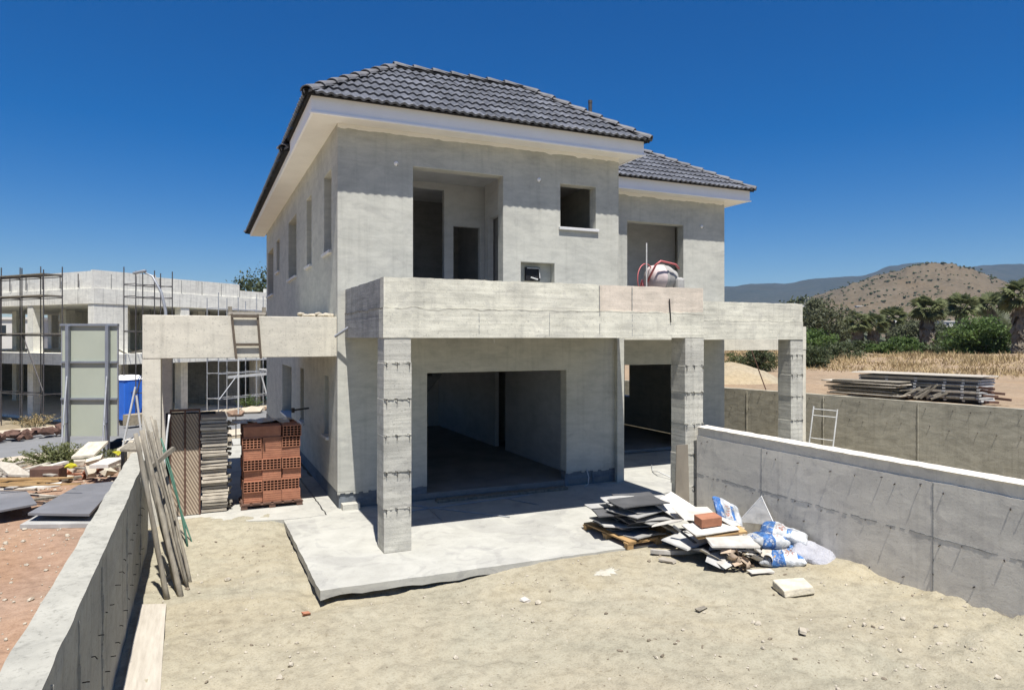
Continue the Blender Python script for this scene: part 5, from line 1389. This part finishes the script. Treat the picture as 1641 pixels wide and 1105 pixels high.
# street lamp
t = root('street_lamp', (-1.32, 33.2, -1.35)); tag(t, 'grey curved street lamp beside the road', 'street lamp')
b = MB(); b.tube([(0,0,0),(0,0,4.2),(-.03,0,5.4),(-.2,.1,6.2),(-.55,.25,6.9),(-.85,.4,7.05)], [.09,.075,.065,.055,.045,.04], 8); b.build('pole', steel_grey, t, smooth=True)
b = MB(); b.obox(Matrix.Translation((-1.05,.48,7.08)) @ Euler((0,R(12),R(155))).to_matrix().to_4x4(), .55,.2,.1); b.build('lamp_head', steel_grey, t, bevel=.03)

# ------------------------------------------------------------------ concrete building under construction across the road
AZ = math.atan2(.631, .776)
CB = root('concrete_frame_building', (-4.76, 39.5, -1.4), AZ); tag(CB, 'pale unfinished concrete frame building with scaffolding across the road', 'building')
LB, WB = 26.0, 22.0          # along the right face (+x local), along the left face (+y local)
def cbox(nm, *a, m=far_conc): b = MB(); b.box(*a); return b.build(nm, m, CB)
cbox('floor_slab', -1.2, LB, -1.2, WB, 2.98, 3.5)
cbox('ground_floor', 0, LB, 0, WB, -.3, .15)
cbox('roof_slab', 0, LB, 0, WB, 6.05, 6.5)
cbox('roof_beam', -.02, LB, -.02, .28, 6.0, 6.75); cbox('roof_beam', -.02, .28, .281, WB, 6.0, 6.75)
# stepped parapet: right face in three heights, left face falling away
for x0, x1, z in ((0,3.4,7.66),(3.405,9.0,7.55),(9.005,12.2,7.18),(12.205,17.5,7.05),(17.505,LB,7.3)): cbox('parapet', x0, x1, .06, .26, 6.752, z)
for y0, y1, z in ((.262,4,7.62),(4.005,10,7.5),(10.005,WB,7.4)): cbox('parapet', .06, .26, y0, y1, 6.752, z)
for x in (0.02, 4.9, 10.2, 15.4, 20.6, 25.4):
    for y in (0.02, 5.2, 10.6, 16, 21.4):
        w = 1.75 if (x < 1 and y < 1) else .55
        cbox('column', x, x+w, y, y+.5, 3.501, 6.049); cbox('column', x, x+w*.8, y, y+.5, .151, 2.979)
cbox('wall', 9, LB-1, 9.5, 9.7, .15, 2.97); cbox('wall', 8.8, 9.0, 0, WB-.5, .15, 2.97, m=concrete_grey); cbox('wall', .3, 8.7, WB-.4, WB-.2, .15, 2.97, m=concrete_grey); cbox('wall', 6, LB-1, 13, 13.2, 3.501, 6.0); cbox('wall', 12, LB, 1.0, 1.2, 6.752, 7.5)  # the grey cross walls are added to darken the ground floor bays
for i in range(9):                                        # formwork seams on the right parapet, props inside the bays
    cbox('parapet_seam', .9+i*1.35, .93+i*1.35, .045, .062, 6.76, 7.05 if i > 6 else 7.5, m=concrete_grey)
for i in range(16):
    x, y = random.uniform(1.5, 20), random.uniform(1.0, 5.0); b = MB(); z0_ = .15 if i % 2 else 3.5; b.tube([(x,y,z0_),(x+random.uniform(-.3,.3),y,z0_+2.5)], .03, 5); b.build('steel_prop', steel_dark, CB)
for i in range(9):
    y = 1.2+i*1.5; b = MB(); b.tube([(-.05,y,6.8),(-.05,y,7.5)], .025, 5); b.build('rebar', steel_dark, CB)
for i in range(10):
    x = random.uniform(.5, 16); b = MB(); b.obox(Matrix.Translation((x, -.6, 3.55+random.uniform(0,.3))) @ Euler((random.uniform(-.3,.3), random.uniform(-.4,.4), random.uniform(-.4,.4))).to_matrix().to_4x4(), random.uniform(.5,1.6), .15, .06); b.build('loose_plank', wood_grey, CB)
def scaffold(name, loc, rot, n, step, levels, hgt, label, mat_=steel_dark, depth=.9, plank=True):
    t = root(name, loc, rot); tag(t, label, 'scaffolding')
    for i in range(n):
        for y in (0, -depth):
            b = MB(); b.tube([(i*step,y,0),(i*step,y,hgt+random.uniform(-.2,.3))], .027, 5); b.build('upright', mat_, t)
    for z in levels:
        for y in (0, -depth):
            b = MB(); b.tube([(0,y,z),((n-1)*step,y,z)], .022, 5); b.build('ledger', mat_, t)
        for i in range(n):
            b = MB(); b.tube([(i*step,0,z+.04),(i*step,-depth,z+.04)], .02, 5); b.build('transom', mat_, t)
        if plank and z > 2:
            b = MB(); b.box(0,(n-1)*step,-depth+.05,-.05,z+.075,z+.12); b.build('walkway', wood_grey, t)
    for i in range(0, n-1, 3):
        b = MB(); b.tube([(i*step,-depth-.05,levels[0]),((i+1)*step,-depth-.05,levels[1])], .03, 5); b.build('diagonal_brace', mat_, t)
    return t
# left face scaffold (runs away to the left)
c_, s_ = math.cos(AZ), math.sin(AZ)
def cb(x, y, z=-1.4): return (-4.76+c_*x-s_*y, 39.5+s_*x+c_*y, z)
scaffold('scaffolding', cb(-1.35, .3), AZ+R(90), 12, 1.75, (1.6, 4.4, 6.2, 7.2), 7.6, 'dark tube scaffolding along the left face of the concrete building', depth=-.85)
scaffold('scaffolding', cb(.6, -1.4), AZ, 3, 1.0, (1.6, 4.6, 6.3, 6.9), 7.5, 'narrow dark scaffold tower at the corner of the concrete building', plank=False)
scaffold('scaffolding', cb(5.5, -1.35), AZ, 12, 1.35, (.9, 2.3, 3.0, 5.9), 6.6, 'grey scaffolding along the right face behind the carport', mat_=steel_grey, plank=False)
for k, x in enumerate((8.3, 12.2)):
    t = root('raking_prop', cb(x, -3.2, -1.25), AZ); tag(t, ('white raking prop frame, the left one seen under the carport', 'white raking prop frame, the right one seen under the carport')[k], 'prop')
    for y in (0, .5):
        b = MB(); b.tube([(.5,y,0),(0,y+.3,2.3)], .05, 6); b.build('leg', steel_pale, t)
    b = MB(); b.tube([(0,.3,2.3),(0,.8,2.3)], .05, 6); b.build('head', steel_pale, t)
b = MB(); p, q = Vector(cb(5.5,-3.0,.75)), Vector(cb(16,-3.0,.95)); b.beam(p, q, .08, .14); tag(b.build('barrier_rail', steel_pale), 'long pale horizontal rail before the building seen under the carport', 'rail')
net_m = M_simple('green_netting', (.10,.30,.25), (.05,.18,.15), 3, .8, .1)
for k, x in enumerate((10.5, 14.2)):
    b = MB(); n_ = 10; o_ = Vector(cb(x, -.6, -1.2))
    for j in range(n_+1):
        for i in range(n_+1): b.v.append((o_.x+c_*i*.2+.1*fbm(i,j,k), o_.y+s_*i*.2+.1*fbm(j,i,k), o_.z+.3+j*.14))
    for j in range(n_):
        for i in range(n_): b.f.append((j*(n_+1)+i, j*(n_+1)+i+1, (j+1)*(n_+1)+i+1, (j+1)*(n_+1)+i)); b.m.append(0)
    tag(b.build('green_net', net_m), ('green net hanging in the dark bay seen under the carport, left piece', 'green net hanging in the dark bay seen under the carport, right piece')[k], 'net')
weed(cb(7.4, -2.6, -1.2), .9, .9, 70, 11, 'green weeds at the pavement seen under the carport, left clump', leaf_mid)
weed(cb(11.3, -2.6, -1.2), 1.2, .9, 90, 12, 'green weeds at the pavement seen under the carport, middle clump', leaf_mid)
weed(cb(-2.5, .5, -1.3), 1.2, .8, 60, 13, 'dry brown weeds at the foot of the building corner', grass_dry)
weed(cb(-3.3, 5, -1.3), 1.3, .8, 60, 14, 'dry brown weeds along the left face of the building', grass_dry)
for k in range(9):
    p = cb(4.5+k*1.5+random.uniform(-.5,.5), -3.2+random.uniform(-.3,.4), -1.25); b = MB(); b.ico(p, random.uniform(.4,.8), .4, random.uniform(.18,.32), .3)
    tag(b.build('earth_mound', (pave_m, red_m)[k % 2]), 'small pale earth mound along the pavement across the road' if k % 2 == 0 else 'small reddish earth mound along the pavement across the road', 'mound', ('pale mounds across the road', 'reddish mounds across the road')[k % 2])
b = MB()
for i in range(60): b.ico(cb(-9+i*.13+random.uniform(-.2,.2), -2.4+random.uniform(-.4,.4), -1.2+random.uniform(0,.15)), random.uniform(.12,.4), .2, random.uniform(.08,.2), .4)
tag(b.build('brush_debris', rust_dark), 'long dark band of brush and debris at the left edge across the road', 'debris', kind='stuff')
b = MB(); p, q = Vector(cb(-.3,-2.9,-.98)), Vector(cb(2.6,-2.9,-.98)); b.beam(p, q, .5, .5); tag(b.build('concrete_block', sand_m), 'long yellowish block beside the pavement left of the sign', 'block')
# wire fence posts between carport and road
for k in range(4):
    x, y = 1.2+k*1.1, 27.2+k*.3; b = MB(); b.tube([(x,y,-1.2),(x,y,.05)], .022, 6); tag(b.build('fence_post', steel_dark), 'thin dark fence post between the carport and the road', 'post', 'fence posts by the road')
b = MB(); b.box(1.0, 3.4, 24.5, 26, -.9, -.62); tag(b.build('concrete_kerb', slab_conc), 'bright concrete edge behind the carport', 'kerb')

# ------------------------------------------------------------------ trees and palms beyond the field
def palm(px_, dist, top_v, crown, label, seed, skirt=.45):
    rs = random.Random(seed); p = at(px_, dist); g = min(field_at(p.x, p.y), 1.2)-.1
    ztop = 2.9+(541-top_v)/1105.*dist; h = ztop-g-crown*.8
    t = root('palm_tree', (p.x, p.y, g)); tag(t, label, 'palm tree', 'fan palms beyond the field')
    b = MB(); b.tube([(0,0,-.3),(0,0,h*.5),(.05,0,h)], [.26,.2,.18], 8); b.build('trunk', palm_trunk, t)
    b = MB(); sk = h*skirt
    for i in range(170):
        a = rs.uniform(0,6.28); z = h-rs.random()*sk; r_ = .22+.30*crown*rs.uniform(.3,.75); L = crown*rs.uniform(.4,.7)
        q = Vector((math.cos(a)*.2, math.sin(a)*.2, z)); e = Vector((math.cos(a)*r_, math.sin(a)*r_, z-L*.9)); s2 = Vector((-math.sin(a), math.cos(a), 0))*.16*crown
        k0 = len(b.v); b.v += [tuple(q), tuple(e-s2), tuple(e+Vector((0,0,-.25*L))), tuple(e+s2)]; b.f.append((k0,k0+1,k0+2,k0+3)); b.m.append(0)
    b.build('dead_frond_skirt', palm_dead, t, recalc=False)
    b = MB()
    for i in range(58):
        a = rs.uniform(0,6.28); el = math.asin(rs.uniform(-.62,.98)); L = crown*rs.uniform(.32,.5)
        d = Vector((math.cos(a)*math.cos(el), math.sin(a)*math.cos(el), math.sin(el))); c0 = Vector((.05,0,h)); c1 = c0+d*L
        rl = rs.uniform(-1.0,1.0); s2 = Matrix.Rotation(rl, 3, d) @ Vector((-math.sin(a), math.cos(a), 0)); u2 = d.cross(s2)
        b.v += [tuple(c0-s2*.02), tuple(c0+s2*.02), tuple(c1)]; k0 = len(b.v); b.f.append((k0-3,k0-2,k0-1)); b.m.append(0)
        nb = 13
        for k in range(nb):
            g2 = -1.35+2.7*k/(nb-1); ln = crown*.56*(1-.25*abs(g2)/1.35)*rs.uniform(.85,1.1)
            dd = (d*math.cos(g2)+s2*math.sin(g2)); tip = c1+dd*ln+Vector((0,0,-.22*ln)); w_ = dd.cross(u2).normalized()*.05*crown
            m_ = c1+dd*ln*.5
            k0 = len(b.v); b.v += [tuple(c1), tuple(m_-w_), tuple(tip), tuple(m_+w_)]; b.f.append((k0,k0+1,k0+2,k0+3)); b.m.append(0)
    b.build('crown', palm_leaf, t, recalc=False)
    return t
palm(1350, 74, 513, 1.5, 'short fan palm at the left of the palm row, half hidden by bushes', 1, .7)
palm(1374, 70, 496, 1.7, 'tall fan palm, left of the close pair', 2, .75)
palm(1400, 70, 500, 1.6, 'tall fan palm, right of the close pair', 3, .75)
palm(1429, 78, 488, 1.9, 'fan palm with bent grey skirt in the middle of the row', 4, .7)
palm(1486, 60, 470, 1.75, 'tallest and nearest fan palm with a dark trunk base', 5, .55)
palm(1541, 74, 468, 2.0, 'fan palm right of the tallest one above the green thicket', 6, .6)
palm(1588, 82, 466, 2.2, 'fan palm near the right edge before the hill', 7, .6)
palm(1636, 46, 444, 1.6, 'grey trunked palm cut by the right edge', 8, .85)
# feathery date palm low at the right
p = at(1618, 50); t = root('date_palm', (p.x, p.y, field_at(p.x, p.y)-.1)); tag(t, 'low date palm with long arching grey green fronds at the right edge', 'palm tree')
rs = random.Random(21); b = MB(); tr = MB(); tr.tube([(0,0,-.2),(0,0,1.5)], [.35,.3], 8); tr.build('trunk', palm_trunk, t)
for i in range(38):
    a = rs.uniform(0,6.28); el = rs.uniform(.1,1.35); L = rs.uniform(2.0,2.9); prev = Vector((0,0,1.5)); d = Vector((math.cos(a)*math.cos(el), math.sin(a)*math.cos(el), math.sin(el)))
    for k in range(12):
        q = prev+d*L/12; d = (d+Vector((0,0,-.10))).normalized(); s2 = Vector((-math.sin(a), math.cos(a), 0))
        for sg in (-1, 1):
            tip = q+s2*sg*.38*math.sin((k+2)/14*3.1)+d*.22; k0 = len(b.v); b.v += [tuple(prev), tuple(q), tuple(tip)]; b.f.append((k0,k0+1,k0+2)); b.m.append(0)
        prev = q
b.build('crown', leaf_grey, t, recalc=False)
def tree(px_, dist, top_v, wid, mat_, label, seed, trunk=True, name='tree', ncl=60, per=60, size=.13, cat='tree', zfoot=None, group=None):
    rs = random.Random(seed); p = at(px_, dist); g = (min(field_at(p.x, p.y), 1.3) if zfoot is None else zfoot)-.1
    h = 2.9+(541-top_v)/1105.*dist-g; w = wid/1105.*dist/2
    t = root(name, (p.x, p.y, g)); tag(t, label, cat, group)
    b = MB()
    b.tube([(0,0,-.2),(.05*h,0,h*.25),(.02*h,.03*h,h*.55)], [.05*h+.03,.035*h,.015*h], 7)
    for k in range(6):
        a = rs.uniform(0,6.28); b.tube([(.04*h,0,h*.22),(.4*w*math.cos(a), .4*w*math.sin(a), h*.5),(.75*w*math.cos(a), .75*w*math.sin(a), h*rs.uniform(.55,.8))], [.03*h,.018*h,.006*h], 5)
    b.build('trunk' if trunk else 'stem', bark_m, t)
    zc = h*.56 if trunk else h*.46
    cl = leafcloud((0,0,zc), (w, w, h-zc), ncl, per, size*dist/55, rs)
    cl.build('crown' if trunk else 'foliage', mat_, t, recalc=False)
    return t
tree(1312, 58, 478, 92, leaf_grey, 'tall grey green tree just right of the balcony corner', 31, ncl=90, per=70)
tree(1300, 50, 528, 80, leaf_mid, 'bright green bushy tree below the tall grey green tree', 32, False, 'shrub', 80, 70)
tree(1340, 44, 548, 75, leaf_dark, 'dark shrub beside the field at the left of the palms', 33, False, 'shrub', 60, 60, .10, 'shrub')
tree(1300, 40, 552, 55, leaf_dark, 'dark shrub directly right of the far column', 34, False, 'shrub', 60, 60, .10, 'shrub')
tree(1375, 60, 545, 60, leaf_dark, 'low dark shrub under the close pair of palms', 35, False, 'shrub', 50, 50, .12, 'shrub')
tree(1415, 56, 548, 55, leaf_mid, 'light green low shrub in front of the palm row', 36, False, 'shrub', 50, 60, .11, 'shrub')
tree(1448, 55, 540, 60, leaf_mid, 'green shrub left of the tallest palm', 37, False, 'shrub', 60, 60, .11, 'shrub')
tree(1462, 72, 512, 60, leaf_grey, 'rounded olive tree behind the palms in the middle', 38, True, 'tree', 60, 60)
tree(1500, 54, 552, 70, leaf_dark, 'dark shrub at the foot of the tallest palm', 39, False, 'shrub', 60, 60, .11, 'shrub')
tree(1535, 62, 530, 80, leaf_dark, 'dark olive bush right of the tallest palm', 40, False, 'shrub', 60, 60, .12, 'shrub')
tree(1572, 50, 508, 110, leaf_mid, 'big bright green thicket right of the tallest palm', 41, False, 'shrub', 130, 80, .12, 'shrub')
tree(1625, 54, 530, 80, leaf_dark, 'dark thicket at the right edge behind the date palm', 42, False, 'shrub', 70, 60, .12, 'shrub')
tree(1512, 96, 520, 70, leaf_grey, 'grey green tree behind the tallest palm', 45, True, 'tree', 60, 60)
tree(1620, 100, 500, 90, leaf_grey, 'pale tree behind the right edge palms', 46, True, 'tree', 70, 60)
tree(1217, 36, 552, 62, leaf_dark, 'dark bush seen through the right carport', 48, False, 'shrub', 70, 70, .09, 'shrub')
tree(1180, 44, 566, 40, leaf_dry, 'dry bush at the left of the right carport gap', 49, False, 'shrub', 30, 50, .09, 'shrub')
tree(412, 78, 436, 90, leaf_dark, 'dark tree top behind the concrete building', 50, True, 'tree', 110, 70, zfoot=-1.4)
tree(1262, 150, 478, 30, leaf_dark, 'dark distant conifer on the slope above the right parapet', 51, True, 'tree', 40, 50)
tree(1285, 170, 470, 36, leaf_dark, 'distant dark tree on the slope left of the white villa', 52, True, 'tree', 40, 50)
# dry grass
b = MB(); rs = random.Random(5)
for i in range(30000):
    s_ = rs.uniform(-26, 24); t_ = rs.triangular(14, 34, 21)
    if s_ > 9 and t_ < 18: continue
    p = FW0+FWD*s_+FWN*t_
    z = field_z(s_, t_); h = rs.uniform(.10,.42)*(.7+1.0*fbm(s_*.4, t_*.4, 2)); a = rs.uniform(0,3.14); w = .035
    lx, ly = rs.gauss(0,.15), rs.gauss(0,.15)
    k0 = len(b.v); b.v += [(p.x-w*math.cos(a), p.y-w*math.sin(a), z-.03), (p.x+w*math.cos(a), p.y+w*math.sin(a), z-.03), (p.x+lx, p.y+ly, z+h)]; b.f.append((k0,k0+1,k0+2)); b.m.append(0)
tag(b.build('dry_grass', grass_dry, recalc=False), kind='stuff')
# scrub dotted over the hill, far too many to count
b = MB(); me = hill.data; vsr = [v.co for v in me.vertices]; rs = random.Random(9); nj1 = 37
for i in range(5200):
    v = vsr[rs.randrange(len(vsr))]
    if v.z < -5 or v.x*sT+v.y*cT > DH+20: continue
    k = rs.uniform(.35,1.25)*(1.6 if v.z < 12 else 1); b.ico((v.x+rs.uniform(-4,4), v.y+rs.uniform(-4,4), v.z+k*.3), k, k, k*.75, .35)
tag(b.build('hill_scrub', leaf_dark), kind='stuff')
# wooded middle ground between palms and hill
b = MB()
for i in range(700):
    u = rs.uniform(1130, 1900); d = rs.uniform(150, 420); p = at(u, d); k = rs.uniform(1.2,3.4)*d/240
    if fbm(p.x*.012, p.y*.012, 3) < -.02: continue
    b.ico((p.x, p.y, -4+7*sm((d-120)/300)+k*.4), k*1.4, k*1.4, k, .35)
tag(b.build('wood', leaf_grey), kind='stuff')
# mid slope between trees and hill
b = MB(); us = rng(1100, 2000, 15); ds = rng(110, 520, 12)
for u in us:
    for d in ds: p = at(u, d); b.v.append((p.x, p.y, -3+12*sm((d-120)/420)+1.2*fbm(p.x*.02, p.y*.02, 4)))
k = len(ds)
for i in range(len(us)-1):
    for j in range(k-1): b.f.append((i*k+j, (i+1)*k+j, (i+1)*k+j+1, i*k+j+1)); b.m.append(0)
o = bpy.data.objects.new('slope', b.mesh('slope', hill_m, True)); link(o); tag(o, kind='structure')
# far houses
def villa(px_, dist, v0, w, h, label, roofm=house_far):
    p = at(px_, dist); z = 2.9+(541-v0)/1105.*dist; t = root('villa', (p.x, p.y, z), -TH+random.uniform(-.3,.3)); tag(t, label, 'house')
    b = MB(); b.box(-w/2,w/2,-3,3,-3,h); b.build('wall', house_far, t)
    b = MB(); b.box(-w/2-.3,w/2+.3,-3.3,3.3,h,h+.5); b.build('roof', roofm, t)
    for k in (-.3, 0, .3):
        b = MB(); b.box(k*w-.7,k*w+.7,-3.05,-3.001,h*.3,h*.75); b.build('window', glass_m, t)
villa(1290, 430, 487, 6, 3.2, 'white villa on the slope above the right parapet')
villa(1418, 330, 519, 8, 2.4, 'long low white building behind the middle palms')
villa(1520, 300, 524, 11, 2.2, 'pale rounded farm building right of the tallest palm')
villa(1385, 480, 496, 12, 2.2, 'low pale house behind the close pair of palms')
for k, (u, d, v, rf) in enumerate(((20,140,548,house_far),(50,150,552,roof_red),(225,120,560,roof_red),(240,130,548,house_far),(105,160,546,house_far))):
    villa(u, d, v, 12, 4.5, ('far pale house seen through the left bays of the frame building', 'far red roofed house seen through the left bays of the frame building', 'far red roofed house seen behind the blue toilet', 'far pale house seen behind the carport column', 'far pale house seen right of the left bays')[k], rf)

# ------------------------------------------------------------------ the air: far hills fade to blue
b = MB(); b.box(-1700, 4300, -900, 4300, -60, 292)
hz = b.build('haze', [], None)
hm_ = bpy.data.materials.new('haze_air'); hm_.use_nodes = True; n = hm_.node_tree.nodes; l = hm_.node_tree.links
n.remove(n['Principled BSDF']); pv = n.new('ShaderNodeVolumePrincipled'); pv.inputs['Color'].default_value = (.42,.66,1,1); pv.inputs['Density'].default_value = .000095; pv.inputs['Anisotropy'].default_value = .1
l.new(pv.outputs[0], n['Material Output'].inputs['Volume'])
hz.data.materials.clear(); hz.data.materials.append(hm_); tag(hz, kind='stuff')
